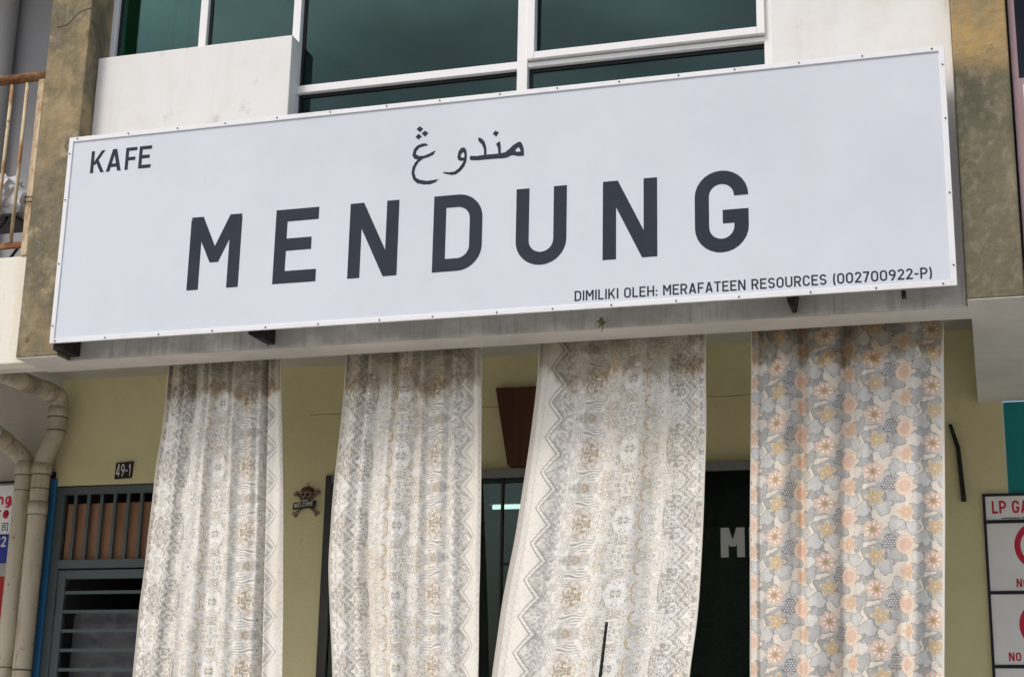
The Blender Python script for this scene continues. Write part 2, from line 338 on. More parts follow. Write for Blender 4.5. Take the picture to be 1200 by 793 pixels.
# ------------------------------------------------------------------ the setting
def struct(name, o): o['kind'] = 'structure'; return o
g_ = BM(); v_ = [g_.verts.new(p) for p in ((-600, -600, -.05), (600, -600, -.05), (600, 600, -.05), (-600, 600, -.05))]; g_.faces.new(v_)
struct('ground', obj('ground', g_, M['ground']))
struct('road', obox('road', -60, 60, -9, 6.2, -.049, 0, M['road']))
struct('walkway', obox('walkway', -30, 30, 6.4, 9.67, -.045, .15, M['floor']))
struct('kerb', obox('kerb', -30, 30, 6.2, 6.4, -.046, .14, M['kerb'], bevel=.01))
m_ = BM()
for i in range(-3, 5): box(m_, i*2.6-.05, i*2.6+.05, 1.4, 6.1, .001, .004)
struct('road_marking', obj('road_marking', m_, M['whitep']))

# ------------------------------------------------------------------ the shophouse
ZS = 3.76
house = empty('shophouse', (-2.5, 7.54, 0), 'white two storey shophouse with green tinted upper windows behind the long cafe signboard', 'building')
P = lambda bm: bm
# white outer wall: band behind the sign, raised parapet on one side, tall pier on the other, lintel on top
wall = [(-4.928, ZS), (-.05, ZS), (-.05, 7.6), (-4.928, 7.6), (-4.928, 6.9), (-.945, 6.9), (-.945, 4.95), (-3.67, 4.95), (-3.67, 5.612), (-4.928, 5.612)]
obj('outer_wall', prism(BM(), wall, 7.54, 7.65), M['white'], house, bevel=.006)
obox('lintel_beam', -4.928, -.052, 7.652, 7.75, ZS+.002, 4.9, M['white'], house)
# ochre fins either side
obj('party_fin', box(BM(), -5.2, -4.93, 7.42, 7.75, ZS-.002, 7.6), M['fin'], house, bevel=.008)
obj('party_fin', box(BM(), -.048, .211, 7.42, 7.75, ZS-.002, 7.6), M['fin_green'], house, bevel=.008)
for x0, x1 in ((-5.199, -4.931), (-.047, .210)): obox('fin_soffit', x0, x1, 7.423, 7.752, ZS-.006, ZS-.0025, M['plaster'], house)
obox('beam_soffit', -4.93, -.0475, 7.543, 7.7525, ZS-.005, ZS-.0005, M['plaster'], house)
b = BM(); tube(b, [(-5.155, 7.4195, 5.785), (-5.10, 7.4190, 5.788), (-5.07, 7.4195, 5.80), (-5.03, 7.4190, 5.845), (-4.99, 7.4195, 5.872), (-4.9305, 7.4190, 5.882)], .0028, 5)
tube(b, [(-4.9295, 7.42, 5.81), (-4.9290, 7.47, 5.79), (-4.9295, 7.52, 5.74), (-4.9290, 7.55, 5.70)], .0028, 5)
CRACKS = b

def strip_frame(bm, x0, x1, z0, z1, t, y0, y1):
    box(bm, x0, x0+t, y0, y1, z0, z1); box(bm, x1-t, x1, y0, y1, z0, z1)
    box(bm, x0+t, x1-t, y0, y1, z0, z0+t); box(bm, x0+t, x1-t, y0, y1, z1-t, z1)

FY0, FY1, GY = 7.652, 7.70, 7.688
def window(name, parts, panes, label=None, gask=()):
    f = BM()
    for b in parts: box(f, *b)
    wdw = obj(name, f, M['alu'], house, bevel=.003)
    for (x0, x1, z0, z1) in panes:
        obox('pane', x0, x1, GY, GY+.006, z0, z1, M['wglass'], wdw)
    g = BM()
    for b in gask: box(g, *b)
    if gask: obj('gasket', g, M['gasket'], wdw)
    return wdw
# narrow pair above the parapet
window('window', [(-4.93, -4.895, FY0, FY1, 5.0, 6.9), (-4.335, -4.285, FY0, FY1, 5.0, 6.9), (-4.895, -4.335, FY0, FY1, 5.0, 5.05), (-4.285, -3.72, FY0, FY1, 5.0, 5.05),
                  (-4.895, -4.335, FY0, FY1, 6.86, 6.9), (-4.285, -3.72, FY0, FY1, 6.86, 6.9)],
       [(-4.895, -4.335, 5.05, 6.86), (-4.285, -3.72, 5.05, 6.86)],
       gask=[(-4.895, -4.878, FY1-.02, GY-.002, 5.05, 6.86), (-4.285, -4.270, FY1-.02, GY-.002, 5.05, 6.86)])
# fixed middle light with a transom bar
window('window', [(-3.72, -3.672, FY0-.012, FY1, 4.95, 6.9), (-2.352, -2.292, FY0-.012, FY1, 4.95, 6.9), (-3.672, -2.352, FY0-.004, FY1, 5.296, 5.342),
                  (-3.672, -2.352, FY0, FY1, 4.95, 5.0), (-3.672, -2.352, FY0, FY1, 6.86, 6.9)],
       [(-3.672, -2.352, 5.342, 6.86), (-3.672, -2.352, 5.0, 5.296)],
       gask=[(-3.672, -3.655, FY1-.02, GY-.002, 5.342, 6.86), (-3.672, -3.655, FY1-.02, GY-.002, 5.0, 5.276), (-3.672, -2.352, FY1-.021, GY-.0021, 5.276, 5.296)])
# casement light, its sash standing proud
w3 = window('window', [(-.998, -.95, FY0, FY1, 4.95, 6.9), (-2.292, -.998, FY0-.002, FY1, 5.302, 5.330),
                  (-2.292, -.998, FY0, FY1, 4.95, 5.0), (-2.292, -.998, FY0, FY1, 6.86, 6.9)],
       [(-2.25, -1.03, 5.385, 6.82), (-2.292, -.998, 5.0, 5.302)],
       gask=[(-2.292, -2.275, FY1-.02, GY-.002, 5.0, 5.280), (-2.292, -.998, FY1-.021, GY-.0021, 5.280, 5.302)])
sb = BM(); strip_frame(sb, -2.292, -.99, 5.336, 6.858, .042, FY0-.03, FY1-.022)
obj('sash', sb, M['alu'], w3, bevel=.003)
# room behind the upper windows
r = BM(); box(r, -4.92, -.06, 10.8, 10.9, 4.3, 7.6); box(r, -4.92, -.06, 7.76, 10.8, 7.0, 7.1); box(r, -4.92, -.06, 7.76, 10.8, 4.32, 4.4)
box(r, -4.92, -4.82, 7.91, 10.8, 4.4, 7.0); box(r, -.16, -.06, 7.91, 10.8, 4.4, 7.0)
obj('upper_room', r, M['room'], house)
def wavy(x0, x1, y, z0, z1, n, amp):
    b = BM(); k = max(8, n*8); pr = None
    for i in range(k+1):
        x = x0+(x1-x0)*i/k; yy = y+amp*math.sin(i/8*2*math.pi)
        c = (b.verts.new((x, yy, z0)), b.verts.new((x, yy, z1)))
        if pr: f = b.faces.new((pr[0], c[0], c[1], pr[1])); f.smooth = True
        pr = c
    bmesh.ops.solidify(b, geom=b.faces[:], thickness=.004); return b
obj('drape', wavy(-4.872, -4.79, 7.72, 4.5, 6.95, 1, .004), M['drapegreen'], house)
obj('drape', wavy(-4.79, -4.60, 7.79, 4.5, 6.95, 2, .006), M['drape'], house)
obj('drape', wavy(-4.565, -4.49, 7.78, 4.5, 6.95, 1, .006), M['drape'], house)
obj('drape', wavy(-4.49, -4.33, 7.86, 4.5, 6.95, 2, .006), M['drape'], house)
# roof slab, out of view, put in to block light from above
obox('roof', -4.92, -.05, 7.66, 14, 7.1, 7.3, M['plaster'], house)  # added unseen slab, blocks light
# arcade
obox('arcade_ceiling', -9, 4, 7.755, 9.67, 4.22, 4.30, M['ceiling'], house)
bw = [(-6.35, .15), (-6.33, .15), (-6.33, 3.448), (-5.25, 3.448), (-5.25, .15), (-4.26, .15), (-4.26, 3.458), (-.85, 3.458), (-.85, .15), (.108, .15), (.108, 4.22), (-6.35, 4.22)]
bwall = obj('back_wall', prism(BM(), bw, 9.67, 9.80), M['olive'], house)
ck = BM()
zc = 3.875
for x0, x1 in ((-4.4, -3.55), (-3.2, -2.95), (-2.0, -1.0)):
    n = 14
    for i in range(n):
        a = x0+(x1-x0)*i/n; b_ = x0+(x1-x0)*(i+1)/n; dz = .004*math.sin(a*17)
        box(ck, a, b_, 9.6685, 9.6699, zc+dz, zc+dz+.003)
obj('crack', CRACKS, M['joint'], house)
tag(obj('crack', ck, M['joint'], bwall), kind='stuff')
# glazed shopfront in dark aluminium
sf = BM()
box(sf, -4.250, -4.190, 9.66, 9.72, .15, 3.452)
box(sf, -4.195, -.855, 9.62, 9.72, 3.40, 3.452); box(sf, -4.195, -.855, 9.63, 9.71, .15, .25)
box(sf, -.90, -.855, 9.63, 9.71, .25, 3.40)
M['dalu'] = mat('dull_grey_aluminium', (.20, .20, .195), .45, [((.12, .12, .12), 5, .45, .7, 7, U1, .7)], spec=.5)
shopf = obj('shopfront', sf, M['dalu'], house, bevel=.003)
M['dpost'] = mat('dark_bronze_aluminium', (.03, .03, .028), .5, [((.06, .058, .05), 6, .5, .7, 7, (1, 1, .3), .7)], spec=.4)
b = BM()
for x in (-3.02, -2.05): box(b, x, x+.014, 9.655, 9.69, .25, 3.40)
box(b, -3.006, -2.05, 9.656, 9.689, 2.84, 2.852)
obj('mullion', b, M['dpost'], shopf)
obox('door_post', -4.252, -4.188, 9.652, 9.659, .15, 3.454, M['dpost'], shopf)
for x0, x1, z0, z1 in ((-4.195, -3.02, .25, 3.40), (-3.006, -2.05, 2.852, 3.40), (-3.006, -2.05, .25, 2.84), (-2.036, -.90, .25, 3.40)):
    obox('pane', x0, x1, 9.672, 9.678, z0, z1, M['sglass'], shopf)
b = BM(); put(b, glyph('M', .74, .24), -1.60, 9.6715, 2.862, .20, .182); obj('letter', b, M['greyp'], shopf)
b = BM(); put(b, glyph('E', .55, .24), -1.425, 9.6715, 2.862, .20, .182); obj('letter', b, M['greyp'], shopf)
# shop interior
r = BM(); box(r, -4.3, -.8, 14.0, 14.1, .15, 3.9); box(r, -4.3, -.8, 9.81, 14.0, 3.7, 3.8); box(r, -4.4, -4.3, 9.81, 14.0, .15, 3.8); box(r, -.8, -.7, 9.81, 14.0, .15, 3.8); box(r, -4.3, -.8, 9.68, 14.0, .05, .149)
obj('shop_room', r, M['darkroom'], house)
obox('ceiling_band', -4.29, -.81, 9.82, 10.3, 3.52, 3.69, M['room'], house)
# stair well behind the gate
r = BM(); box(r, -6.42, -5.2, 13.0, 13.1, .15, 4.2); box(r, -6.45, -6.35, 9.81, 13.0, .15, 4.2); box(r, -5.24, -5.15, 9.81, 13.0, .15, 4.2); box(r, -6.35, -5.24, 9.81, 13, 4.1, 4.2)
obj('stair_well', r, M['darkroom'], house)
M['greyboard'] = mat('scuffed_grey_board', (.15, .15, .15), .8, [((.08, .085, .105), 5, .42, .6, 9, (1, 1, 2), .8), ((.27, .26, .24), 8, .55, .7, 8, U1, .6)], (40, .002))
gb = empty('grey_board', (-5.8, 9.9, .15), 'scuffed grey board standing in the dark behind the bars of the gate', 'board')
b = BM(); prism(b, [(-6.20, .152), (-5.35, .152), (-5.35, 2.60), (-6.165, 2.575), (-6.19, 2.55)], 9.83, 9.85); obj('panel', b, M['greyboard'], gb, bevel=.004)

fl = empty('fluorescent_light', (-3.4, 11.5, 3.5), 'lit white fluorescent tube inside the dark shop behind the glass', 'light')
obj('tube', tube(BM(), [(-3.66, 11.5, 3.515), (-3.15, 11.5, 3.515)], .016, 10), M['tube'], fl)
obox('fitting', -3.69, -3.12, 11.48, 11.54, 3.535, 3.70, M['whitep'], fl)

# ------------------------------------------------------------------ neighbours
nb = empty('neighbour_house', (-7, 7.54, 0), 'neighbouring building with cream balcony parapet and grey recessed wall', 'building')
obox('balcony_parapet', -9, -5.202, 7.54, 7.66, ZS, 4.405, M['cream'], nb, bevel=.006)
obox('balcony_floor', -9, -5.202, 7.66, 9.1, 4.31, 4.36, M['plaster'], nb)
obox('arcade_beam', -9, -5.202, 7.662, 7.752, ZS+.002, 4.30, M['plaster'], nb)
bk = [(-9, 4.36), (-7.9, 4.36), (-7.9, 7.0), (-6.72, 7.0), (-6.72, 4.36), (-5.1, 4.36), (-5.1, 7.4), (-9, 7.4)]
obj('balcony_wall', prism(BM(), bk, 9.0, 9.1), M['balconywall'], nb)
r = BM(); box(r, -8.2, -6.4, 10.6, 10.7, 4.3, 7.2); box(r, -8.2, -6.4, 9.11, 10.6, 7.0, 7.1); box(r, -8.3, -8.2, 9.11, 10.6, 4.3, 7.1); box(r, -6.45, -6.35, 9.11, 10.6, 4.3, 7.1)
obj('door_recess', r, M['darkroom'], nb)
obox('balcony_ceiling', -9, -5.202, 7.54, 9.1, 7.45, 7.55, M['plaster'], nb)
obox('arcade_wall', -9, -6.352, 9.672, 9.80, .15, 4.22, M['greywall'], nb)
pn = empty('mauve_house', (1.5, 7.5, 0), 'mauve pink neighbouring building with dark window at the right edge', 'building')
obox('front_wall', .222, 4, 7.47, 7.65, ZS, 4.872, M['pink'], pn, bevel=.004)
b = BM(); box(b, .222, .254, 7.475, 7.56, 4.873, 7.5); obj('window_frame', b, M['pink'], pn, bevel=.003)
obox('pane', .254, 4, 7.53, 7.536, 4.873, 7.5, M['dglass'], pn)
r = BM(); box(r, .22, 4, 9.4, 9.5, 4.3, 7.5); box(r, .22, 4, 7.9, 9.4, 7.4, 7.5); box(r, .213, .22, 7.91, 9.4, 4.3, 7.5)
obj('upper_room', r, M['darkroom'], pn)
obox('arcade_beam', -.034, 4, 7.757, 9.668, ZS+.001, 4.219, M['plaster'], pn, bevel=.004)
obox('front_beam', -.046, 4, 7.66, 7.755, ZS+.0015, 4.30, M['plaster'], pn)
obox('arcade_wall', .11, 4, 9.671, 9.80, .15, 3.758, M['teal'], pn)
ws = empty('white_signboard', (1.6, 7.42, 4.3), 'edge of a white signboard fixed on the mauve pink wall', 'sign')
obox('panel', .272, 3, 7.40, 7.44, 4.50, 4.815, M['whitep'], ws)
obox('frame', .268, 3.004, 7.442, 7.469, 4.49, 4.825, M['trim'], ws, bevel=.003)

# ------------------------------------------------------------------ the cafe signboard
SX, SZ, SY, SW, SH = -4.935, 3.805, 7.34, 4.848, 1.22
sg = empty('cafe_signboard', (-2.5, 7.4, 3.8), 'long pale grey signboard reading KAFE MENDUNG in charcoal letters on the white wall', 'sign')
obox('casing', SX+.03, SX+SW-.012, SY+.012, SY+.09, SZ+.04, SZ+SH-.02, M['trim'], sg, bevel=.003)
obox('face_sheet', SX+.024, SX+SW-.024, SY+.006, SY+.0115, SZ+.024, SZ+SH-.024, M['signface'], sg)
tb = BM(); strip_frame(tb, SX, SX+SW, SZ, SZ+SH, .027, SY-.002, SY+.011); obj('trim', tb, M['trim'], sg, bevel=.002)
sc_ = BM()
def screw(x, z):
    bmesh.ops.create_cone(sc_, cap_ends=True, segments=8, radius1=.0046, radius2=.0038, depth=.005, matrix=Matrix.Translation((x, SY-.004, z)) @ Matrix.Rotation(R(90), 4, 'X'))
for i in range(16):
    screw(SX+.06+.315*i+random.uniform(-.02, .02), SZ+SH-.012); screw(SX+.05+.316*i+random.uniform(-.02, .02), SZ+.012)
for z in (.10, .46, .84, 1.12): screw(SX+.012, SZ+z); screw(SX+SW-.012, SZ+z)
s_ = obj('screws', sc_, M['rivet'], sg); s_['kind'] = 'stuff'
FY = SY+.006
def letter(ch, u0, u1, v0, v1, t=.166):
    b = BM(); k = (v1-v0)
    put(b, glyph(ch, (u1-u0)/k, t), SX+u0, FY, SZ+v0, k, k); return obj('letter', b, M['letter'], sg)
for ch, u0, u1 in (('M', .820, 1.128), ('E', 1.330, 1.581), ('N', 1.762, 2.040), ('D', 2.235, 2.504), ('U', 2.686, 2.955), ('N', 3.144, 3.424)):
    letter(ch, u0, u1, .2508, .6690)
letter('G', 3.614, 3.881, .2462, .674)
for ch, u0, u1 in (('K', .150, .240), ('A', .252, .348), ('F', .371, .443), ('E', .457, .536)): letter(ch, u0, u1, .9905, 1.1245, .155)
b = BM(); text(b, 'DIMILIKI OLEH: MERAFATEEN RESOURCES (002700922-P)', SX+3.001, FY, SZ+.046, .0535, 1.737, .15, .13)
tag(obj('owner_lettering', b, M['letter'], sg), kind='stuff')
ARAB = {'body': [(2.429, 0.879), (2.462, 0.875), (2.509, 0.878), (2.565, 0.877), (2.595, 0.878), (2.619, 0.881), (2.639, 0.896), (2.662, 0.917), (2.69, 0.932), (2.702, 0.932), (2.713, 0.915), (2.721, 0.886), (2.722, 0.851), (2.691, 0.852), (2.663, 0.86), (2.647, 0.858), (2.631, 0.85), (2.608, 0.848), (2.547, 0.85), (2.472, 0.85), (2.43, 0.854), (2.424, 0.866)], 'bodyhole': [(2.672, 0.884), (2.686, 0.899), (2.695, 0.901), (2.704, 0.878), (2.686, 0.877)], 'dal': [(2.47, 0.979), (2.488, 0.971), (2.505, 0.952), (2.515, 0.92), (2.517, 0.88), (2.504, 0.877), (2.502, 0.907), (2.49, 0.937), (2.475, 0.953), (2.469, 0.963)], 'nun': [(2.568, 0.932), (2.588, 0.946), (2.594, 0.922), (2.596, 0.876), (2.582, 0.875), (2.579, 0.909)], 'waw': [(2.356, 0.88), (2.362, 0.911), (2.376, 0.929), (2.393, 0.93), (2.404, 0.916), (2.409, 0.892), (2.408, 0.854), (2.396, 0.822), (2.375, 0.798), (2.352, 0.783), (2.328, 0.781), (2.299, 0.789), (2.279, 0.797), (2.281, 0.803), (2.313, 0.798), (2.342, 0.799), (2.365, 0.815), (2.383, 0.839), (2.392, 0.857), (2.376, 0.855), (2.361, 0.863)], 'wawhole': [(2.373, 0.884), (2.381, 0.899), (2.39, 0.903), (2.396, 0.886), (2.393, 0.873), (2.38, 0.874)], 'nga': [(2.102, 0.912), (2.109, 0.945), (2.126, 0.965), (2.154, 0.975), (2.178, 0.974), (2.191, 0.961), (2.169, 0.959), (2.141, 0.952), (2.125, 0.934), (2.123, 0.918), (2.138, 0.907), (2.167, 0.904), (2.195, 0.913), (2.219, 0.924), (2.233, 0.928), (2.222, 0.905), (2.196, 0.895), (2.162, 0.887), (2.139, 0.87), (2.123, 0.842), (2.118, 0.814), (2.128, 0.784), (2.152, 0.77), (2.191, 0.761), (2.229, 0.763), (2.256, 0.765), (2.239, 0.749), (2.211, 0.74), (2.172, 0.742), (2.134, 0.753), (2.112, 0.776), (2.101, 0.811), (2.105, 0.844), (2.12, 0.872), (2.134, 0.885), (2.114, 0.893)], 'd1': [(2.548, 0.992), (2.562, 1.008), (2.583, 0.995), (2.568, 0.972)], 'd2': [(2.12, 1.061), (2.139, 1.076), (2.159, 1.058), (2.142, 1.04)], 'd3': [(2.15, 1.033), (2.169, 1.047), (2.189, 1.032), (2.172, 1.012)], 'd4': [(2.116, 1.018), (2.133, 1.033), (2.153, 1.016), (2.134, 0.999)]}
for polys in (('body', 'bodyhole'), ('dal',), ('nun',), ('waw', 'wawhole'), ('nga',), ('d1',), ('d2',), ('d3',), ('d4',)):
    pp = [[(SX+u, SZ+v) for u, v in ARAB[k]] for k in polys]
    b = BM(); d = .0009 if polys[0] in ('body', 'waw', 'nga', 'd1', 'd2', 'd3', 'd4') else .0013
    prism(b, pp[0], FY-d, FY-.0002, pp[1:])
    obj('letter' if len(polys[0]) > 2 else 'letter_dot', b, M['letter'], sg)
b = BM(); box(b, -4.93, -4.862, 7.37, 7.538, 3.775, 3.90); obj('bracket', b, M['black'], sg, bevel=.002)
b = BM()
pz = [(-3.755, 3.86), (-3.755, 3.805), (-3.70, 3.776), (-3.660, 3.776), (-3.660, 3.86)]
prism(b, pz, 7.40, 7.538); obj('bracket', b, M['black'], sg, bevel=.002)
b = BM(); prism(b, [(-.895, 3.86), (-.885, 3.80), (-.875, 3.775), (-.855, 3.775), (-.84, 3.86)], 7.42, 7.538); obj('bracket', b, M['black'], sg, bevel=.002)
b = BM(); box(b, -.345, -.325, 7.40, 7.45, 3.786, 3.815); obj('bracket', b, M['black'], sg)
for x in (-3.70, -.86):
    b = BM(); box(b, x-.028, x+.022, 7.40, 7.538, 5.028, 5.040); obj('bracket', b, M['rustdark'], sg, bevel=.002)

# ------------------------------------------------------------------ curtains
def vn(x, y, seed, px=None, py=None):
    xi = np.floor(x).astype(np.int64); yi = np.floor(y).astype(np.int64); fx = x-xi; fy = y-yi
    fx = fx*fx*(3-2*fx); fy = fy*fy*(3-2*fy)
    def hsh(a, b):
        if px: a = a % px
        if py: b = b % py
        n = (a*374761393 + b*668265263 + seed*982451653) & 0x7fffffff
        n = ((n ^ (n >> 13))*1274126177) & 0x7fffffff
        n = n ^ (n >> 16)
        return (n & 0xffff)/65535.0
    return (hsh(xi, yi)*(1-fx) + hsh(xi+1, yi)*fx)*(1-fy) + (hsh(xi, yi+1)*(1-fx) + hsh(xi+1, yi+1)*fx)*fy

def ss(a, b, x):
    t = np.clip((x-a)/(b-a), 0, 1); return t*t*(3-2*t)

def over(c, m, rgb):
    m = m[..., None]; return c*(1-m) + np.array(rgb)*m

def batik(s, t, W, hue, bold=1):
    """pale batik cotton: s metres from the zigzag selvage, t metres down"""
    Pd = .37
    tt = np.abs(((t/Pd) % 1)-.5)*Pd            # mirrored repeat
    c = np.ones(s.shape+(3,))*np.array((.90, .885, .85))
    G0, G1, G2, WH, TAN, BRN = (.29, .28, .265), (.45, .437, .42), (.65, .635, .615), (.94, .94, .93), hue, (.38, .30, .19)
    # one mirrored scroll band after another: start, end, cell size, grey, tan and white weights
    for k, (s0, s1, fq, gw, tw, ww) in enumerate(((.235, .43, 74, .4, .15, .5), (.43, .505, 66, .45, .7, .8), (.505, .635, 60, .9, .45, .7), (.635, .77, 56, .35, .35, 1.0), (.77, .86, 66, 1.0, .2, .6), (.86, 1.2, 62, .85, .35, .7))):
        cen = (s0+min(s1, W))/2; sm = np.where(k in (2, 5), np.abs(s-cen), s-cen+.5)
        wx = .016*(vn(sm*40, tt*40, 5+k)-.5); wy = .016*(vn(sm*40, tt*40, 15+k)-.5)
        a, b = (sm+wx)*fq, (tt+wy)*fq
        n1 = .66*vn(a+k*9, b, 11+k) + .34*vn(a*2.1, b*2.1+k, 13+k)
        n2 = .66*vn(a*.9+50, b*.9+k*5, 17+k) + .34*vn(a*2.3+k, b*2.3, 19+k)
        tone = vn(sm*14+3, tt*16+k*2, 23+k)
        lay = c.copy()
        lay = over(lay, ss(.46, .50, n1)*ss(.36, .50, tone)*gw*.8, G2)
        lay = over(lay, ss(.60, .63, n1)*ss(.30, .45, tone)*gw, G1)
        lay = over(lay, (1-ss(.34, .38, n1))*ww, WH)
        lay = over(lay, (1-ss(.014, .034, np.abs(n1-.47)))*(.35+.6*gw), G0)
        lay = over(lay, (1-ss(.012, .030, np.abs(n1-.58)))*ww, WH)
        lay = over(lay, ss(.60, .64, n2)*tw*.85, TAN)
        lay = over(lay, (1-ss(.012, .030, np.abs(n2-.60)))*tw, BRN)
        lay = over(lay, (1-ss(.012, .028, np.abs(n2-.36)))*gw*.7, G0)
        lay = over(lay, (1-ss(.20, .24, n2))*ww*.9, WH)
        m = (ss(s0-.002, s0+.002, s)*(1-ss(s1-.002, s1+.002, s)))[..., None]
        c = c*(1-m)+lay*m
    # pale windows, leaf brackets and rosettes set in the wider bands
    def ros(rc, rt, rad, n, col, k=.85):
        nonlocal c
        rr = np.hypot(s-rc, tt-rt); an = np.arctan2(tt-rt, s-rc); pet = rad*(.74+.26*np.cos(n*an))
        c = over(c, (1-ss(pet-.001, pet+.001, rr))*.6, WH)
        c = over(c, (1-ss(.0008, .0032, np.abs(rr-pet)))*k, col); c = over(c, (1-ss(.18*rad, .26*rad, rr))*k, col)
    op = (1-ss(.014, .020, np.abs(tt-.125)))*(1-ss(.028, .036, np.abs(s-.60)))
    c = over(c, op*.75*ss(.25, .4, vn(s*70, tt*70, 29)), (.87, .87, .885))
    for rt in (.06, .165):
        q = np.abs(np.hypot((s-.675)*1.0, (tt-rt)*.9)-.030); c = over(c, (1-ss(.002, .005, q))*(s < .672)*.9, (.60, .45, .25))
    for a_ in ((.467, .05, .022, 5, BRN), (.467, .145, .020, 5, (.5, .4, .25)), (.565, .02, .030, 6, G1), (.565, .10, .022, 5, BRN), (.715, .0, .024, 6, G0), (.715, .105, .026, 8, G1), (.715, .18, .020, 5, BRN), (.815, .05, .028, 6, G1), (.815, .15, .026, 6, G0)): ros(*a_)
    # scalloped chain down the far side
    for off, wd, col, kk in ((0, .0075, G1, .85), (0, .0022, WH, .9), (.020, .003, G0, .7), (-.020, .003, G0, .7)):
        cx = .892+off+.020*np.cos(2*np.pi*t/.0925)+.006*np.cos(2*np.pi*t/.0925*3)
        c = over(c, (1-ss(wd, wd+.003, np.abs(s-cx)))*kk, col)
    # wave-line band with brown flowers and a small medallion
    wb = ss(.248, .254, s)*(1-ss(.41, .418, s))
    ln_ph = tt/.0118 + 1.5*vn(s*16, tt*30, 31) + .6*vn(s*45, tt*20, 33)
    r0 = np.hypot((s-.292), (tt-.080))
    ln_ph = np.where(s < .300, r0/.0105 + .5*vn(s*30, tt*30, 37), ln_ph)
    dash = vn(s*32, np.floor(ln_ph)*3.7, 41)
    ph = np.abs((ln_ph % 1)-.5)
    band = ss(.040, .048, tt+.02*(vn(s*30, tt*0, 98)-.5))*(1-ss(.108, .118, tt+.03*(vn(s*30, tt*0+4, 98)-.5)))*wb
    c = over(c, band*.55, (.74, .72, .68))
    c = over(c, (1-ss(.13, .24, ph))*ss(.16, .26, dash)*band, (.95, .945, .93))
    c = over(c, ss(.34, .42, ph)*band*.9*ss(.22, .34, dash), (.27, .25, .225))
    fx = s-.345; ft = np.abs(tt-.185)
    v_ = vn(fx*95+60, ft*75, 43); w_ = vn(fx*120+75, ft*110, 44)
    near = (1-ss(.055, .085, np.hypot(fx, ft*.9)+.03*(v_-.5)))*wb
    c = over(c, near*.5, (.88, .86, .82))
    c = over(c, near*ss(.56, .62, v_)*ss(.40, .46, vn(fx*190+9, ft*190, 48))*.85, (.36, .29, .18))
    c = over(c, near*ss(.64, .70, w_)*.75, (.56, .42, .27))
    c = over(c, near*(1-ss(.26, .3, w_))*.5, G1)
    mdl = (1-ss(.030, .038, tt+.012*vn(s*60, tt*40, 99)))*wb
    c = over(c, mdl*.6, (.60, .585, .56))
    c = over(c, mdl*ss(.55, .6, vn(s*85, tt*85, 91))*.8, G1)
    c = over(c, mdl*(1-ss(.003, .006, np.abs(np.hypot((s-.335)*.9, tt)-.016)))*.9*(s > .325), (.55, .42, .24))
    # zigzag of beads, plain field and rope edge
    tri = np.abs(((t/.185) % 1)-.5)*2
    sc = .10+.078*tri; q = (s-sc)/math.hypot(1, .078*2/.185)
    zf = 1-ss(.236, .242, s)
    pl = np.ones_like(c)*np.array((.89, .87, .825))
    ri = ss(0, .002, q)
    pl = over(pl, ri*.4, (.76, .735, .69))
    pl = over(pl, ri*ss(.52, .58, vn(s*95, t*95, 47))*.75, G2); pl = over(pl, ri*ss(.60, .66, vn(s*120+7, t*120, 49))*.7, G1); pl = over(pl, ri*(1-ss(.26, .32, vn(s*95, t*95, 47)))*.8, WH)
    pl = over(pl, (1-ss(.0085, .0105, np.abs(q)))*(.5+.5*bold), (.76, .74, .70))
    al = (t/.0170 + (tri > .5)*.5)
    bead = (((al % 1)-.5)*.0170)**2 + (q*1.0)**2
    pl = over(pl, (1-ss(.0050**2, .0068**2, bead))*(.4+.6*bold), (.94, .935, .92))
    pl = over(pl, (1-ss(.0012, .0032, np.abs(np.abs(q)-.0105)))*(.55+.4*bold), (.27, .25, .225))
    pl = over(pl, (1-ss(.0008, .0026, np.abs(q-.020)))*.6, (.40, .38, .35))
    cv = vn(s*75, t*75, 53)
    pl = over(pl, (1-ss(.014, .034, np.abs(cv-.62)))*(q < -.014)*.45, (.50, .46, .40))
    pl = over(pl, (1-ss(.014, .030, np.abs(s-.052-.004*np.sin(t*160))/.12))*.5*(s < .06), (.52, .47, .39))
    rope = (s < .020)
    pl = over(pl, rope*(1-ss(.2, .5, np.abs(((t/.011+s/.02) % 1)-.5)))*.6, (.42, .38, .31))
    pl = over(pl, (1-ss(.0008, .002, np.abs(s-.022)))*.6, (.45, .40, .32))
    c = c*(1-zf[..., None]) + pl*zf[..., None]
    c = over(c, ss(W-.010, W-.006, s), (.84, .80, .70))
    return c*np.array((1.05, 1.025, .98))

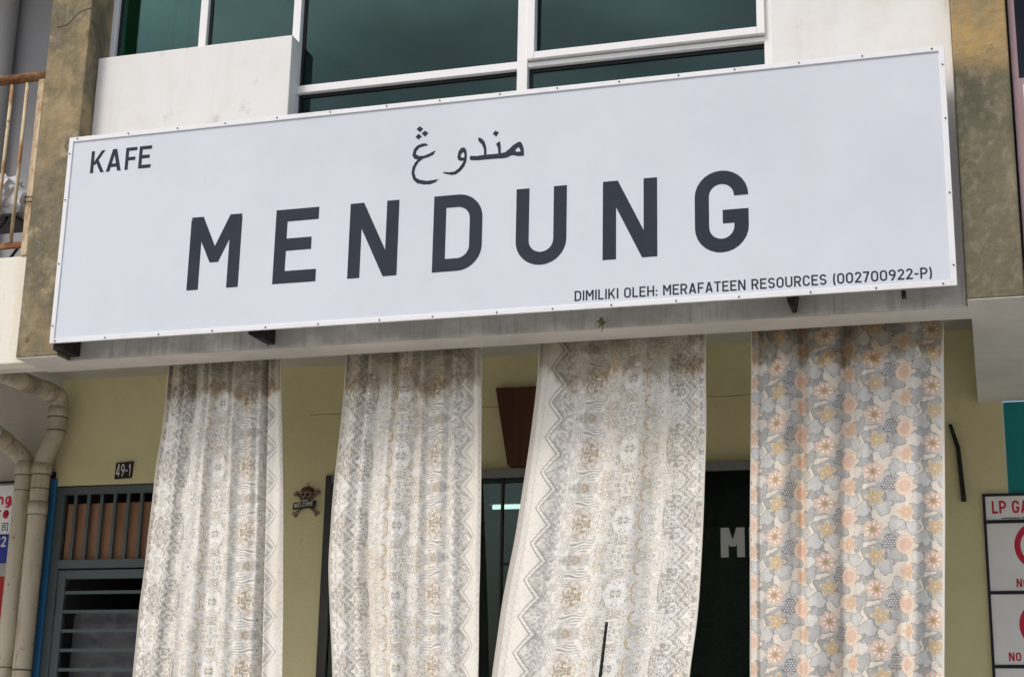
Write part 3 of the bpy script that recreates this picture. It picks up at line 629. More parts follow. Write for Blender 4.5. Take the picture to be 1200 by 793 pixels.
def flowers(s, t, W):
    TX, TY, SH_ = .283, .285, .1425
    wx = .010*(vn(s*30, t*30, 61)-.5); wy = .010*(vn(s*30, t*30, 67)-.5)
    S_, T_ = s+wx*.5, t+wy*.5
    c = np.ones(s.shape+(3,))*np.array((.84, .77, .665))
    def rel(ex, ey, a=S_, b=T_):
        j = np.round((a-ex)/TX); dx = a-ex-j*TX
        dy = b-ey-j*SH_; dy = dy-np.round(dy/TY)*TY
        return dx, dy, j
    # grey cloud blobs with outlines
    blobs = [(.10, .02, .045, .040, .40, 0), (.115, .085, .055, .040, .50, 1), (.055, .125, .040, .034, .47, 2), (.20, .10, .050, .030, .56, 3), (.235, .185, .038, .046, .52, 4),
             (.135, .20, .046, .046, .42, 5), (.185, .245, .036, .034, .60, 6), (.09, .255, .040, .032, .58, 7), (.245, .045, .034, .030, .62, 8), (.035, .205, .030, .028, .60, 9), (.165, .155, .034, .022, .46, 10)]
    for ex, ey, rx, ry, g, k in blobs:
        dx, dy, j = rel(ex, ey)
        rx, ry = rx*1.12, ry*1.12; an = np.arctan2(dy/ry, dx/rx); rr = np.hypot(dx/rx, dy/ry)
        lim = 1+.16*np.sin(3*an+k*1.7)+.12*np.sin(5*an+k*2.9)+.05*np.sin(9*an+k)
        e = rr/lim
        v = g+.03+.09*(vn(s*22, t*22, 71+k)-.5)+.05*(vn(s*60, t*90, 75+k)-.5)
        v = v*1.06; col = np.stack([v*1.015, v*1.0, v*.955], -1)
        mk = (1-ss(.97, 1.0, e))[..., None]
        c = c*(1-mk)+col*mk
        c = over(c, (1-ss(.03, .08, np.abs(e-.98)))*.8, (.29, .28, .27))
        c = over(c, (1-ss(.03, .08, np.abs(e-.66-.12*np.sin(4*an+k))))*.5*(k % 2 == 0), (.36, .36, .35)); c = over(c, (1-ss(.03, .08, np.abs(e-.40-.10*np.sin(3*an+k*2))))*.5*(k % 3 == 0), (.80, .79, .77))
    # dotted dark patches
    for ex, ey, k in ((.215, .130, 0), (.062, .062, 1)):
        dx, dy, j = rel(ex, ey)
        an = np.arctan2(dy, dx); rr = np.hypot(dx, dy*.9)
        lim = .034*(1+.14*np.sin(3*an+k*2)+.08*np.sin(5*an))*(1 if k == 0 else .82)
        dk = (1-ss(.94, 1.0, rr/lim))
        c = over(c, dk, (.27, .27, .28) if k == 0 else (.74, .69, .62))
        row = np.floor(dy/.0115); d2 = np.hypot((((dx+.5*(row % 2)*.0125)/.0125) % 1-.5)*.0125, ((dy/.0115) % 1-.5)*.0115)
        c = over(c, dk*(1-ss(.0032, .0046, d2))*(rr < lim*.9), (.86, .85, .82))
        c = over(c, (1-ss(.02, .07, np.abs(rr/lim-1)))*.7, (.30, .29, .28) if k == 0 else (.5, .42, .35))
    # flowers
    peach, orange, ochre, rust = (.82, .60, .48), (.76, .49, .35), (.68, .52, .32), (.74, .50, .40)
    def fl_(ex, ey, rad, n, depth, fill, edge, kind):
        nonlocal c
        dx, dy, j = rel(ex, ey, s, t); rr = np.hypot(dx, dy); an = np.arctan2(dy, dx)+.3*j
        lim = rad*(1-depth*(.5-.5*np.cos(n*an)))
        out = 1-ss(.96, 1.02, rr/(lim+.004))
        c = over(c, out, (.88, .80, .68))
        c = over(c, 1-ss(.95, 1.01, rr/lim), fill)
        c = over(c, (1-ss(.0010, .0026, np.abs(rr-lim-.004)))*.9, edge); c = over(c, (1-ss(.0010, .0024, np.abs(rr-lim+.003)))*.5, (.88, .78, .62))
        if kind == 'dots':
            for ring, m in ((.80, 16), (.52, 0)):
                if m:
                    aa = ((an*m/(2*math.pi)) % 1-.5)*2*math.pi/m
                    d2 = np.hypot(rr-ring*rad, aa*rr); c = over(c, 1-ss(.0032, .0050, d2), (.93, .85, .72))
            c = over(c, ss(.55, .62, vn(s*170, t*170, 83))*(rr < rad*.66)*.5, (.76, .55, .42))
        if kind == 'petal':
            aa = ((an*n/(2*math.pi)) % 1-.5)*2*math.pi/n
            d2 = np.hypot((rr-.62*rad)/1.7, aa*rr)
            d3 = np.hypot((rr-.62*rad)/1.7, (((an*n/(2*math.pi)+.5) % 1)-.5)*2*math.pi/n*rr)
            c = over(c, 1-ss(.0040, .0060, d3), (.94, .91, .80))
            c = over(c, 1-ss(.24*rad, .30*rad, rr), (.50, .40, .20))
        if kind == 'star':
            c = over(c, (1-ss(.0008, .0022, np.abs(np.mod(an*n/(2*math.pi), 1)-.5)*rr))*(rr < rad*.8)*.6, edge)
            c = over(c, 1-ss(.14*rad, .2*rad, rr), (.80, .68, .48))
    fl_(.000, .000, .043, 16, .10, peach, orange, 'dots')
    fl_(.142, .030+.04, .045, 8, .22, rust, orange, 'petal')
    fl_(.005, .128, .037, 6, .38, (.76, .55, .40), orange, 'star')
    fl_(.150, .196, .042, 5, .58, ochre, ochre, 'star')
    c = c*(1-.10*(vn(s*150, t*150, 93)-.5)-.08*(vn(s*12, t*12, 94)-.5))[..., None]
    c = over(c, ss(W-.012, W-.008, s), (.78, .75, .68))
    return c*1.02

CLOTH = []
def cloth_mat(name, hue_rough=.9):
    m = bpy.data.materials.new(name); m.use_nodes = True
    t = m.node_tree; N = t.nodes; L = t.links; N.remove(N['Principled BSDF'])
    at = N.new('ShaderNodeAttribute'); at.attribute_name = 'print'
    df = N.new('ShaderNodeBsdfDiffuse'); tl = N.new('ShaderNodeBsdfTranslucent'); mx = N.new('ShaderNodeMixShader'); mx.inputs[0].default_value = .12
    tc = N.new('ShaderNodeTexCoord'); nz = N.new('ShaderNodeTexNoise'); nz.inputs['Scale'].default_value = 9; nz.inputs['Detail'].default_value = 6
    mp = N.new('ShaderNodeMapping'); mp.inputs['Scale'].default_value = (3, 1, .6); L.new(tc.outputs['Object'], mp.inputs[0]); L.new(mp.outputs[0], nz.inputs['Vector'])
    b = N.new('ShaderNodeBump'); b.inputs['Distance'].default_value = .012; b.inputs['Strength'].default_value = .5; L.new(nz.outputs['Fac'], b.inputs['Height'])
    L.new(b.outputs[0], df.inputs['Normal'])
    L.new(at.outputs['Color'], df.inputs[0]); L.new(at.outputs['Color'], tl.inputs[0])
    L.new(df.outputs[0], mx.inputs[1]); L.new(tl.outputs[0], mx.inputs[2]); L.new(mx.outputs[0], N['Material Output'].inputs[0])
    return m
M['batik'] = cloth_mat('grey_batik_cotton'); M['floral'] = cloth_mat('floral_batik_cotton'); 

def curtain(Lp, Rp, fold, fabric, flip, wf, hue, seed, label, stain_shade, m, res=.0036, y0=7.82, billow=0.0):
    Lp = sorted(Lp, key=lambda p: p[1]); Rp = sorted(Rp, key=lambda p: p[1])
    top, bot = 3.93, .85
    nx = int(wf/res)+1
    z = np.concatenate([np.arange(top, 1.92, -res), np.linspace(1.92, bot, 54)]); nz = len(z)
    def edge(P):
        zz = np.array([p[1] for p in P]); xx = np.array([p[0] for p in P])
        v = np.interp(z, zz, xx)
        slope = np.clip((xx[1]-xx[0])/(zz[1]-zz[0]), -.12, .12)
        v = np.where(z < zz[0], xx[0]+slope*(z-zz[0])*.5, v)
        k = np.ones(61)/61; pad = np.pad(v, 30, mode='edge'); return np.convolve(pad, k, 'valid')
    l = edge(Lp)[:, None]; r = edge(Rp)[:, None]
    u = np.linspace(0, 1, nx)[None, :]
    Z = np.repeat(z[:, None], nx, 1); Uu = np.repeat(u, nz, 0)
    h = np.clip((top-Z)/2, 0, 2)
    F = fold(Uu, h)
    F = F + .006*(vn(Uu*7+seed, Z*2.2, seed)-.5)*2 + .003*(vn(Uu*18, Z*5, seed+1)-.5)*2
    X = l+(r-l)*Uu
    X = X + .004*np.sin(Uu*np.pi*2*5+Z*3)*np.sin(Uu*np.pi)
    Y = y0+F - billow*np.clip(h-.2, 0, 2)**1.5
    # fabric coordinate: arc length across the folds
    ds = np.hypot(np.diff(X, axis=1), np.diff(Y, axis=1)); S = np.concatenate([np.zeros((nz, 1)), np.cumsum(ds, 1)], 1)
    S = S/S[:, -1:]*wf
    if flip: S = wf-S+.05
    T = (top-Z) + .02*np.sin(Uu*3+seed)
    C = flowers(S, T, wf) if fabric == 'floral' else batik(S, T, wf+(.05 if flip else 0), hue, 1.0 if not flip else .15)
    # dirty tops with brown tide marks; the beam's shade is painted in too
    lim = 3.575 - stain_shade[1]*(vn(Uu*4+seed*3, Z*0, seed+5)-.35) - .07*(vn(Uu*26, Z*14, seed+6)-.5) - .05*(vn(Uu*60, Z*30, seed+7)-.5) + (.03 if fabric == 'floral' else 0)
    sm = ss(-.03, .07, Z-lim)*stain_shade[0]*(.82+.36*(vn(Uu*12, Z*16, seed+12)-.3))
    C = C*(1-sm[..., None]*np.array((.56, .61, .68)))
    ed = (1-ss(.0, .045, np.abs(Z-lim-.03)))*stain_shade[0]*ss(.35, .7, vn(Uu*9, Z*7, seed+8))
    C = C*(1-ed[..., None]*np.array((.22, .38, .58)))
    lo = ss(.62, .9, vn(Uu*4+seed, Z*1.6, seed+9))*.22*stain_shade[0]
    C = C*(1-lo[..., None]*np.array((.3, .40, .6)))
    C = np.clip(C, 0, 1)
    me = bpy.data.meshes.new('curtain')
    nv = nx*nz
    co = np.stack([X, Y, Z], -1).reshape(-1, 3).astype(np.float32)
    me.vertices.add(nv); me.vertices.foreach_set('co', co.ravel())
    i = np.arange(nz-1)[:, None]*nx+np.arange(nx-1)[None, :]
    q = np.stack([i, i+nx, i+nx+1, i+1], -1).reshape(-1, 4)
    nf = len(q)
    me.loops.add(nf*4); me.loops.foreach_set('vertex_index', q.ravel().astype(np.int32))
    me.polygons.add(nf); me.polygons.foreach_set('loop_start', np.arange(0, nf*4, 4, dtype=np.int32))
    try: me.polygons.foreach_set('loop_total', np.full(nf, 4, np.int32))
    except Exception: pass
    me.polygons.foreach_set('use_smooth', np.ones(nf, bool))
    me.update(calc_edges=True); me.validate()
    a = me.color_attributes.new('print', 'FLOAT_COLOR', 'POINT')
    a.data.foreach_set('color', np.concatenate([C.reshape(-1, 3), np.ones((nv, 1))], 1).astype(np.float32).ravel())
    me.materials.append(m)
    o = bpy.data.objects.new('curtain', me); COL.objects.link(o)
    tag(o, label, 'curtain', 'batik cloth curtains hung behind the beam')
    # stitched selvage cords along both edges and the rod pocket
    for k in (0, nx-1):
        b = BM(); idx = list(range(0, nz-54, 12))+list(range(nz-54, nz, 2))
        tube(b, [tuple(co[j*nx+k]) for j in idx], .0026, 6); obj('edge_seam', b, M['hem'], o)
    b = BM(); tube(b, [(float(X[4, 0])-.03, y0, top-.01), (float(X[4, -1])+.03, y0, top-.01)], .012, 10); obj('rod', b, M['black'], o)
    return o
M['hem'] = mat('cream_cotton_hem', (.72, .68, .60), .9)
sn = lambda f, u, p=0: np.sin(2*np.pi*(f*u+p))
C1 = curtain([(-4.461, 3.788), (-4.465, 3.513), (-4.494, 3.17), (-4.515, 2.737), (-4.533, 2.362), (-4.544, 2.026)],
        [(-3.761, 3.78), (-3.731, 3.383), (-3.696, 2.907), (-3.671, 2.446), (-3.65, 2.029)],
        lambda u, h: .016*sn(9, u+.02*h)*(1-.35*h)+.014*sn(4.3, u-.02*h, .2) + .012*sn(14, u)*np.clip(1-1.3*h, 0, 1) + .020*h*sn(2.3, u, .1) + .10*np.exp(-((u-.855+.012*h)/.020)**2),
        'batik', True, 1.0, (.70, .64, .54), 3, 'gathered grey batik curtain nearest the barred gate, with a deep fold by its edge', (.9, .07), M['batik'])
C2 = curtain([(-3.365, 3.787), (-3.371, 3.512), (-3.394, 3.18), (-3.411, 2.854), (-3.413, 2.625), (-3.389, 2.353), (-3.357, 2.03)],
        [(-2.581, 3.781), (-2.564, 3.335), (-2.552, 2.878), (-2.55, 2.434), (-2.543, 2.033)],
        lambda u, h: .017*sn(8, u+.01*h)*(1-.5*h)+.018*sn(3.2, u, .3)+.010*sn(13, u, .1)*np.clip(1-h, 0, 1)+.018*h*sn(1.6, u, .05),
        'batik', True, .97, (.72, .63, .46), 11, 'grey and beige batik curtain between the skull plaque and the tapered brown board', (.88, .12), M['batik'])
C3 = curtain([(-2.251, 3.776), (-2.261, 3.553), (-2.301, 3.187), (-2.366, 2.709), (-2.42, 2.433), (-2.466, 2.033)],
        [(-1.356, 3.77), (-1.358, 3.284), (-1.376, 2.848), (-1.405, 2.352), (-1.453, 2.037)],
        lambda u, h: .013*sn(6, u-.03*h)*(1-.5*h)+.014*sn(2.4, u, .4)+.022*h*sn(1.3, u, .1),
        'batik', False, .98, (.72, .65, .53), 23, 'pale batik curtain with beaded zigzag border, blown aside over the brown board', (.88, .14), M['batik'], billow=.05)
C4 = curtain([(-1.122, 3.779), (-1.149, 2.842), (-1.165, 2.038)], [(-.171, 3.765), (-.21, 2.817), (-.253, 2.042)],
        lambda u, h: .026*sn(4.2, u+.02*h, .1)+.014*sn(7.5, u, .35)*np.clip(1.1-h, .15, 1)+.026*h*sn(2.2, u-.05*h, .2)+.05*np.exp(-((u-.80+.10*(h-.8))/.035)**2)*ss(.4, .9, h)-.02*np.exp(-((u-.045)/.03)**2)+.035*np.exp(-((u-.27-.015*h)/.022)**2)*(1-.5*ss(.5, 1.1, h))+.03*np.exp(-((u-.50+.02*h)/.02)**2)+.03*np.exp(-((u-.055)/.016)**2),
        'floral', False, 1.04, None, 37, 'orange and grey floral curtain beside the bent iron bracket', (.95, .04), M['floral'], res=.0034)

# ------------------------------------------------------------------ things in the arcade
gate = empty('security_gate', (-5.8, 9.6, .15), 'dark grey green barred steel gate with brown board above, under the number plate', 'gate')
b = BM(); GY0, GY1 = 9.672, 9.715
box(b, -6.325, -6.255, GY0, GY1, .15, 3.44); box(b, -5.33, -5.26, GY0, GY1, .15, 3.44); box(b, -6.255, -5.33, GY0, GY1, 3.385, 3.44)
box(b, -6.255, -5.33, GY0-.01, GY1, 2.865, 2.925)
obj('frame', b, M['steel'], gate, bevel=.003)
for i in range(8):
    x = -6.17+.1045*i; b = BM(); box(b, x-.011, x+.011, 9.682, 9.704, 2.925, 3.385); obj('bar', b, M['steel'], gate)
leaf = BM(); strip_frame(leaf, -6.252, -5.333, .2, 2.855, .062, 9.677, 9.712); obj('leaf_frame', leaf, M['steel'], gate, bevel=.003)
for i in range(17):
    z = 2.70-.131*i
    if z < .3: break
    b = BM(); box(b, -6.19, -5.395, 9.684, 9.706, z-.011, z+.011); obj('bar', b, M['steel'], gate)
obox('hinge', -6.262, -6.247, 9.66, 9.6715, 2.55, 2.66, M['steel'], gate)
obox('board', -6.25, -5.34, 9.72, 9.732, 2.93, 3.325, M['ply'], gate)

plate = empty('number_plate', (-5.79, 9.66, 3.48), 'black house number plate reading 49-1 above the gate', 'sign')
b = BM(); prism(b, [(-5.860, 3.482), (-5.730, 3.488), (-5.722, 3.603), (-5.855, 3.597)], 9.655, 9.668); obj('panel', b, M['black'], plate)
b = BM(); text(b, '49-1', -5.85, 9.655, 3.499, .088, .116, .13, .14); tag(obj('lettering', b, M['whitep'], plate), kind='stuff')

def pipe_thing(label, path, r, joints, extra=None):
    t = empty('downpipe', path[-1], label, 'pipe', 'beige downpipes beside the gate')
    b = BM(); tube(b, bend(path, .05), r, 20); obj('pipe', b, M['pipe'], t, smooth=True)
    for (x, y, z, dx, dy, dz, rr, hh, mm) in joints:
        d = Vector((dx, dy, dz)).normalized()*hh/2; c = Vector((x, y, z)); b = BM()
        tube(b, [c-d, c+d], rr, 20); obj('collar', b, M[mm], t)
    return t
p1 = pipe_thing('beige downpipe with capped round end facing out, next to the left shop sign', [(-6.655, 9.36, 3.775), (-6.645, 9.50, 3.735), (-6.518, 9.555, 3.62), (-6.518, 9.555, .15)], .0635,
    [(-6.518, 9.555, 3.56, 0, 0, 1, .0685, .10, 'pipe'), (-6.518, 9.555, 3.508, 0, 0, 1, .0690, .006, 'joint'), (-6.518, 9.555, 3.40, 0, 0, 1, .0648, .006, 'joint'), (-6.518, 9.555, 2.18, 0, 0, 1, .0648, .008, 'joint')])
b = BM(); tube(b, [(-6.657, 9.335, 3.780), (-6.656, 9.362, 3.778)], .066, 20); obj('end_cap', b, M['greypipe'], p1)
b = BM(); tube(b, [(-6.648, 9.43, 3.755), (-6.645, 9.47, 3.745)], .0690, 20); obj('collar', b, M['pipe'], p1)
p2 = pipe_thing('beige downpipe turning down from the arcade ceiling, next to the blue pole', [(-6.295, 7.77, 4.075), (-6.295, 9.555, 4.075), (-6.295, 9.555, 3.80), (-6.385, 9.555, 3.60), (-6.385, 9.555, .15)], .0635,
    [(-6.295, 9.40, 4.075, 0, 1, 0, .0690, .10, 'pipe'), (-6.295, 9.555, 3.955, 0, 0, 1, .070, .07, 'pipe'), (-6.295, 9.555, 3.918, 0, 0, 1, .0705, .006, 'joint'), (-6.295, 9.555, 3.82, 0, 0, 1, .0690, .006, 'joint'),
     (-6.385, 9.555, 3.55, 0, 0, 1, .0690, .08, 'pipe'), (-6.385, 9.555, 3.508, 0, 0, 1, .0700, .006, 'joint'), (-6.385, 9.555, 3.41, 0, 0, 1, .0650, .006, 'joint'), (-6.385, 9.555, 3.27, 0, 0, 1, .0690, .09, 'pipe'), (-6.385, 9.555, 3.315, 0, 0, 1, .0695, .004, 'joint'), (-6.385, 9.555, 3.225, 0, 0, 1, .0695, .004, 'joint'), (-6.385, 9.555, 2.165, 0, 0, 1, .0650, .012, 'joint')])
bp = empty('blue_pole', (-6.335, 9.64, .15), 'slim faded blue pole between the beige downpipe and the gate', 'pole')
b = BM(); box(b, -6.364, -6.316, 9.645, 9.6685, .15, 3.50); obj('pole', b, M['bluepipe'], bp, bevel=.006)
b = BM(); prism(b, [(-6.367, 3.501), (-6.338, 3.501), (-6.335, 3.548), (-6.350, 3.553)], 9.648, 9.667); obj('tip', b, M['navy'], bp)

# skull plaque
sk = empty('skull_plaque', (-4.39, 9.65, 3.2), 'skull and crossbones plaque with a black WELCOME board on the olive wall', 'plaque')
def skf(p):
    q = p.copy()
    if q.z < -.1: q.x *= 1-.30*min(1, (-q.z-.1)/.6); 
    return q
skx = -4.382
b = BM(); ellipsoid(b, (skx, 9.655, 3.333), .044, .028, .042, 24, 14, skf); ellipsoid(b, (skx-.002, 9.650, 3.290), .027, .020, .020)
skull = obj('skull', b, M['bone'], sk, smooth=True)
for dx in (-.016, .016):
    b = BM(); ellipsoid(b, (skx+dx-.004, 9.630, 3.326), .011, .008, .010, 12, 8); obj('eye_socket', b, M['black'], skull)
b = BM(); prism(b, [(skx-.009, 3.300), (skx+.003, 3.300), (skx-.003, 3.314)], 9.624, 9.632); obj('nose_hole', b, M['black'], skull)
b = BM()
for i in range(5): box(b, skx-.018+.0075*i, skx-.012+.0075*i, 9.628, 9.634, 3.276, 3.288)
obj('teeth', b, M['whitep'], skull)
b = BM(); ellipsoid(b, (skx, 9.654, 3.352), .047, .031, .032, 24, 12, lambda p: Vector((p.x, p.y, max(p.z, -.15)))); obj('bandana', b, M['bandana'], sk, smooth=True)
for (a, c) in (((-4.466, 3.338), (-4.308, 3.200)), ((-4.306, 3.345), (-4.468, 3.195))):
    b = BM(); a3 = Vector((a[0], 9.658, a[1])); c3 = Vector((c[0], 9.658 + (.004 if a[0] < c[0] else 0), c[1])); tube(b, [a3, a3.lerp(c3, .2), a3.lerp(c3, .8), c3], [.011, .008, .008, .011], 10)
    d = (c3-a3).normalized(); n = Vector((d.z, 0, -d.x))
    for e_ in (a3, c3):
        for s2 in (-1, 1): ellipsoid(b, e_+n*.009*s2, .0115, .010, .0115, 10, 8)
    obj('bone', b, M['bone'], sk, smooth=True)
b = BM(); prism(b, [(-4.470, 3.226), (-4.310, 3.240), (-4.306, 3.284), (-4.467, 3.271)], 9.622, 9.640); bd = obj('board', b, M['black'], sk, bevel=.002)
b = BM()
x = -4.459
for i, ch in enumerate('WELCOME'):
    put(b, glyph(ch, WID[ch], .17), x, 9.622, 3.2375+.0115*(i/6), .0240, .0285); x += (WID[ch]+.17)*.0240
tag(obj('lettering', b, M['whitep'], bd), kind='stuff')
b = BM(); tube(b, [(skx+.004, 9.664, 3.384), (skx+.004, 9.640, 3.402), (skx+.004, 9.666, 3.41)], .0022, 6); obj('hook', b, M['black'], sk)

tb_ = empty('brown_board', (-2.9, 9.64, 3.46), 'dark brown tapered board leaning on the wall above the shop glass', 'board')
b = BM(); prism(b, [(-2.975, 3.480), (-2.955, 3.466), (-2.60, 3.466), (-2.58, 3.480), (-2.49, 3.985), (-3.066, 3.995)], 9.63, 9.665); obj('panel', b, M['brownboard'], tb_, bevel=.003)

br = empty('wall_bracket', (-.16, 9.6, 3.16), 'bent dark iron bar bracket on the olive wall beside the floral curtain', 'bracket')
b = BM(); prism(b, [(-.212, 3.632), (-.190, 3.632), (-.150, 3.49), (-.131, 3.165), (-.160, 3.165), (-.176, 3.485)], 9.64, 9.667); obj('bar', b, M['black'], br, bevel=.002)
b = BM(); tube(b, [(-.147, 9.641, 3.185), (-.147, 9.632, 3.185)], .006, 8); obj('bolt', b, M['rivet'], br)

# gas safety board
lg = empty('gas_notice_board', (.4, 9.65, 2), 'white LP GAS notice board ruled in black with red prohibition rings', 'sign')
obox('panel', -.040, .80, 9.655, 9.668, 1.35, 3.205, M['paper'], lg)
b = BM(); LX0 = -.041
box(b, LX0, LX0+.016, 9.648, 9.6545, 1.349, 3.206)
for z, hh in ((3.19, .016), (3.030, .020), (2.617, .020), (2.197, .020), (1.777, .020)): box(b, LX0+.0162, .801, 9.6485, 9.6546, z, z+hh)
obj('ruling', b, M['navy'], lg)
b = BM(); text(b, 'LP GAS', .010, 9.655, 3.088, .076, .252, .18, .12); tag(obj('lettering', b, M['red'], lg), kind='stuff')
b = BM()
for i in range(22): box(b, .062+.0105*i+(.012 if i > 9 else 0), .0695+.0105*i+(.012 if i > 9 else 0), 9.6535, 9.6548, 3.056, 3.064 - .002*(i % 3 == 0))
tag(obj('fine_print', b, M['navy'], lg), kind='stuff')
for zc_ in (2.895, 2.44):
    b = BM(); put(b, [stroke(arc(0, 0, .128, .128, 0, 360, 40), .034), [[(-.10, .078), (-.078, .10), (.10, -.078), (.078, -.10)]]], .268, 9.655, zc_, 1, 1)
    obj('prohibition_ring', b, M['red'], lg)
b = BM()
text(b, 'NO', .122, 9.655, 2.657, .050, .068, .19, .14); text(b, 'NO', .055, 9.655, 2.237, .050, .068, .19, .14)
tag(obj('lettering', b, M['red'], lg), kind='stuff')

# shop sign cut by the left edge
ls = empty('shop_sign', (-7.1, 9.6, 2.4), 'white, blue and red shop sign behind the capped downpipe at the left edge', 'sign')
obox('panel', -7.7, -6.612, 9.60, 9.64, 2.0, 3.455, M['paper'], ls)
obox('blue_band', -7.7, -6.611, 9.5955, 9.5995, 2.90, 3.105, M['bluep'], ls)
obox('grey_band', -7.7, -6.6115, 9.596, 9.5996, 2.81, 2.899, M['kerb'], ls)
obox('red_band', -7.7, -6.611, 9.5955, 9.5997, 2.0, 2.809, M['redpanel'], ls)
b = BM(); tube(b, [(-7.7, 9.59, 3.475), (-6.6, 9.59, 3.475)], .008, 8); obj('top_rail', b, M['black'], ls)
b = BM(); text(b, 'ng', -6.745, 9.5995, 3.315, .085, .105, .175, .16); text(b, 're', -6.742, 9.5995, 3.215, .088, .098, .175, .16); tag(obj('lettering', b, M['red'], ls), kind='stuff')
b = BM()
for i, st in enumerate(([(0, .95), (.92, .95), (.92, .05), (.78, .10)], [(.05, .72), (.70, .72)], [(.15, .50), (.62, .50), (.62, .18), (.15, .18), (.15, .50)])):
    put(b, [stroke(st, .10)], -6.697, 9.5995-.0002*i, 3.125, .058, .060)
obj('character', b, M['navy'], ls)
b = BM(); text(b, '32', -6.730, 9.5953, 3.015, .075, .088, .18, .14); obj('digits', b, M['whitep'], ls)

# weed on the beam
wd = empty('weed', (-1.835, 7.54, 3.77), 'tiny yellow green weed sprouting from the beam under the signboard', 'plant')
b = BM(); tube(b, [(-1.838, 7.536, 3.80), (-1.835, 7.52, 3.785), (-1.832, 7.518, 3.76), (-1.836, 7.524, 3.735)], .0022, 6); obj('stem', b, M['leaf'], wd)
rl = random.Random(4)
b = BM()
for i in range(16):
    a = rl.uniform(0, 6.28); c = Vector((-1.835+rl.uniform(-.010, .010), 7.518+rl.uniform(-.01, .006), rl.uniform(3.755, 3.797))); l = rl.uniform(.014, .026)
    d = Vector((math.cos(a), -.4*abs(math.sin(a)), .7*math.sin(a)-.2)).normalized()*l; n = d.cross(Vector((.2, 1, .1))).normalized()*l*.33
    vs = [b.verts.new(p) for p in (c, c+d*.5+n, c+d, c+d*.5-n)]; b.faces.new(vs)
obj('leaves', b, M['leaf'], wd)

# ------------------------------------------------------------------ balcony things
rail = empty('balcony_railing', (-5.6, 7.6, 4.4), 'rusty cream balcony railing on the parapet beside the ochre fin', 'railing')
b = BM(); tube(b, [(-9, 7.55, 5.53), (-5.245, 7.55, 5.545)], .030, 14); obj('handrail', b, M['rustdark'], rail, smooth=True)
obox('post', -5.318, -5.276, 7.53, 7.572, 4.407, 5.517, M['rust'], rail, bevel=.004)
obox('bottom_rail', -9, -5.318, 7.535, 7.567, 4.462, 4.496, M['rustdark'], rail, bevel=.003)
for i in range(14):
    x = -5.405-.107*i; b = BM(); tube(b, [(x, 7.55, 4.496), (x, 7.55, 5.51)], .0115, 10); obj('baluster', b, M['rust'], rail)
b = BM()
for z in (4.735, 4.765): tube(b, [(-5.297+.036*math.cos(R(a)), 7.551+.036*math.sin(R(a)), z+.006*math.sin(R(a*2+40))) for a in range(0, 361, 30)], .0035, 6)
obj('tie_wire', b, M['black'], rail)
gp = empty('grey_wall_pipe', (-6.58, 8.9, 4.4), 'grey vertical pipe on the recessed balcony wall', 'pipe')
b = BM(); tube(b, [(-6.62, 8.92, 4.36), (-6.62, 8.92, 7.45)], .075, 18); obj('pipe', b, M['greypipe'], gp, smooth=True)
b = BM(); box(b, -6.70, -6.54, 8.985, 9.0-.001, 5.6, 5.64); obj('clip', b, M['greypipe'], gp)
bag = empty('plastic_bundle', (-5.75, 7.8, 4.7), 'crumpled white plastic bundle behind the balcony railing', 'bundle')
b = BM(); bmesh.ops.create_icosphere(b, subdivisions=4, radius=1)
from mathutils import noise as mn
for v in b.verts:
    p = v.co.copy(); k = 1+.28*mn.noise(p*2.3)+.16*abs(mn.noise(p*5))+.05*mn.noise(p*11)
    v.co = Vector((-5.72+p.x*.20*k, 7.80+p.y*.14*k, 4.86+max(p.z, -.75)*.17*k))
obj('sheet', b, M['bag'], bag)
shf = empty('ledge_shelf', (-5.75, 7.8, 4.6), 'dark steel shelf on struts carrying the white plastic bundle', 'shelf')
obox('top', -6.1, -5.50, 7.66, 7.95, 4.712, 4.728, M['black'], shf)
b = BM(); tube(b, [(-5.54, 7.68, 4.71), (-5.80, 7.68, 4.37)], .009, 8); obj('strut', b, M['black'], shf)
b = BM(); tube(b, [(-5.54, 7.93, 4.71), (-5.80, 7.93, 4.37)], .009, 8); obj('strut', b, M['black'], shf)

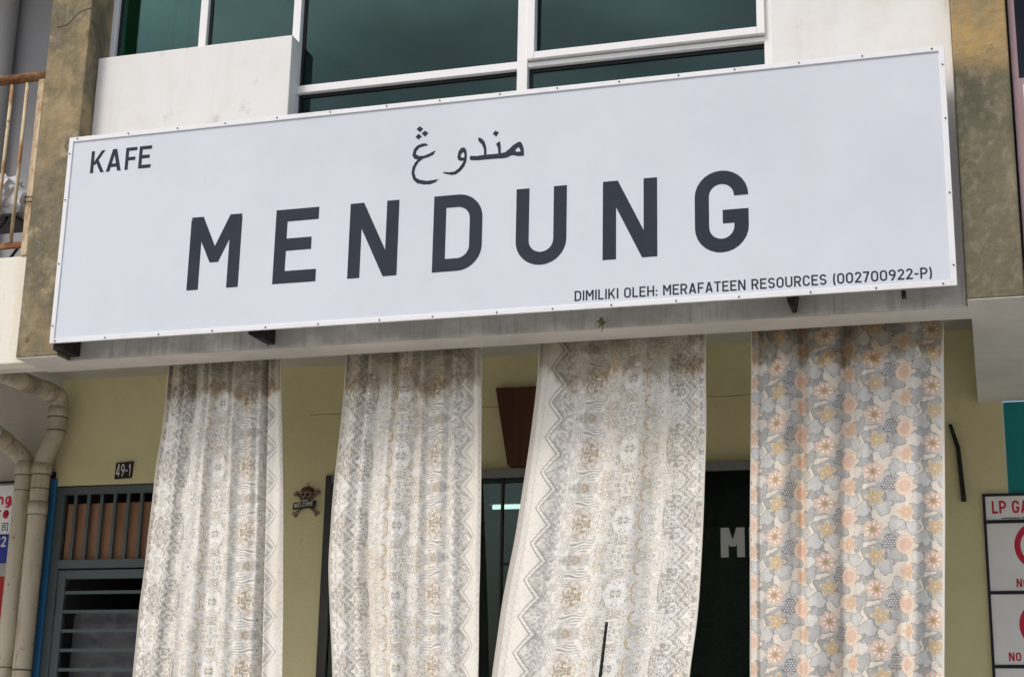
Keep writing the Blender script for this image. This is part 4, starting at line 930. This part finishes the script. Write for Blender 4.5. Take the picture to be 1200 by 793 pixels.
# ------------------------------------------------------------------ the parked car whose aerial shows in front of the third curtain
car = empty('parked_car', (-1.0, 3.1, 0), 'parked car whose thin black aerial rises in front of the zigzag bordered curtain', 'car')
def hull(sec):
    b = BM(); rings = []
    for x, pts in sec: rings.append([b.verts.new((x, y, z)) for y, z in pts])
    for i in range(len(rings)-1):
        for k in range(len(rings[0])):
            n = len(rings[0]); b.faces.new((rings[i][k], rings[i][(k+1) % n], rings[i+1][(k+1) % n], rings[i+1][k]))
    b.faces.new(rings[0]); b.faces.new(rings[-1]); return b
def sec(hw, zb, zt, tw): return [(3.1-hw, zb), (3.1+hw, zb), (3.1+hw, zt-.18), (3.1+tw, zt), (3.1-tw, zt), (3.1-hw, zt-.18)]
body = obj('body', hull([(-3.1, sec(.72, .40, .82, .60)), (-2.9, sec(.80, .28, .90, .70)), (-2.0, sec(.83, .22, .94, .72)), (-.2, sec(.83, .22, .95, .72)), (.85, sec(.82, .26, .92, .70)), (1.05, sec(.74, .38, .84, .62))]), M['carpaint'], car, bevel=.04)
cab = obj('cabin', hull([(-2.0, sec(.70, .92, 1.12, .60)), (-1.25, sec(.68, .92, 1.45, .55)), (.15, sec(.68, .92, 1.44, .54)), (.72, sec(.70, .92, 1.12, .60))]), M['dglass'], car, bevel=.03)
obj('roof', hull([(-1.20, [(2.56, 1.452), (3.64, 1.452), (3.60, 1.475), (2.60, 1.475)]), (.12, [(2.56, 1.445), (3.64, 1.445), (3.60, 1.47), (2.60, 1.47)])]), M['carpaint'], car, bevel=.008)
for x in (-2.3, .25):
    for y in (2.32, 3.88):
        b = BM(); tube(b, [(x, y-.1, .31), (x, y+.1, .31)], .31, 24); wh = obj('wheel', b, M['tyre'], car)
        b = BM(); tube(b, [(x, y-.104, .31), (x, y+.104, .31)], .19, 20); obj('rim', b, M['rim'], wh)
for y in (2.55, 3.65):
    b = BM(); ellipsoid(b, (-3.06, y, .70), .07, .13, .07); obj('headlight', b, M['lens'], car)
    b = BM(); ellipsoid(b, (1.02, y, .74), .05, .11, .08); obj('tail_light', b, M['redpanel'], car)
k_ = 3.1/4
tip = Vector((-.959*k_, 3.1, 1.6+(1.962-1.6)*k_)); low = Vector((-.976*k_, 3.1, 1.6+(1.823-1.6)*k_))
base = tip+(low-tip)*((tip.z-1.472)/(tip.z-low.z))
b = BM(); n_ = 60; tube(b, [tuple(tip.lerp(base, i/n_)) for i in range(n_+1)], [.0027+.0022*i/n_+(.0005 if i % 2 else 0) for i in range(n_+1)], 8); obj('aerial', b, M['black'], car)
b = BM(); tube(b, [tuple(base+Vector((0, 0, -.002))), tuple(base+Vector((0, 0, .03)))], [.025, .010], 14); obj('aerial_base', b, M['black'], car)
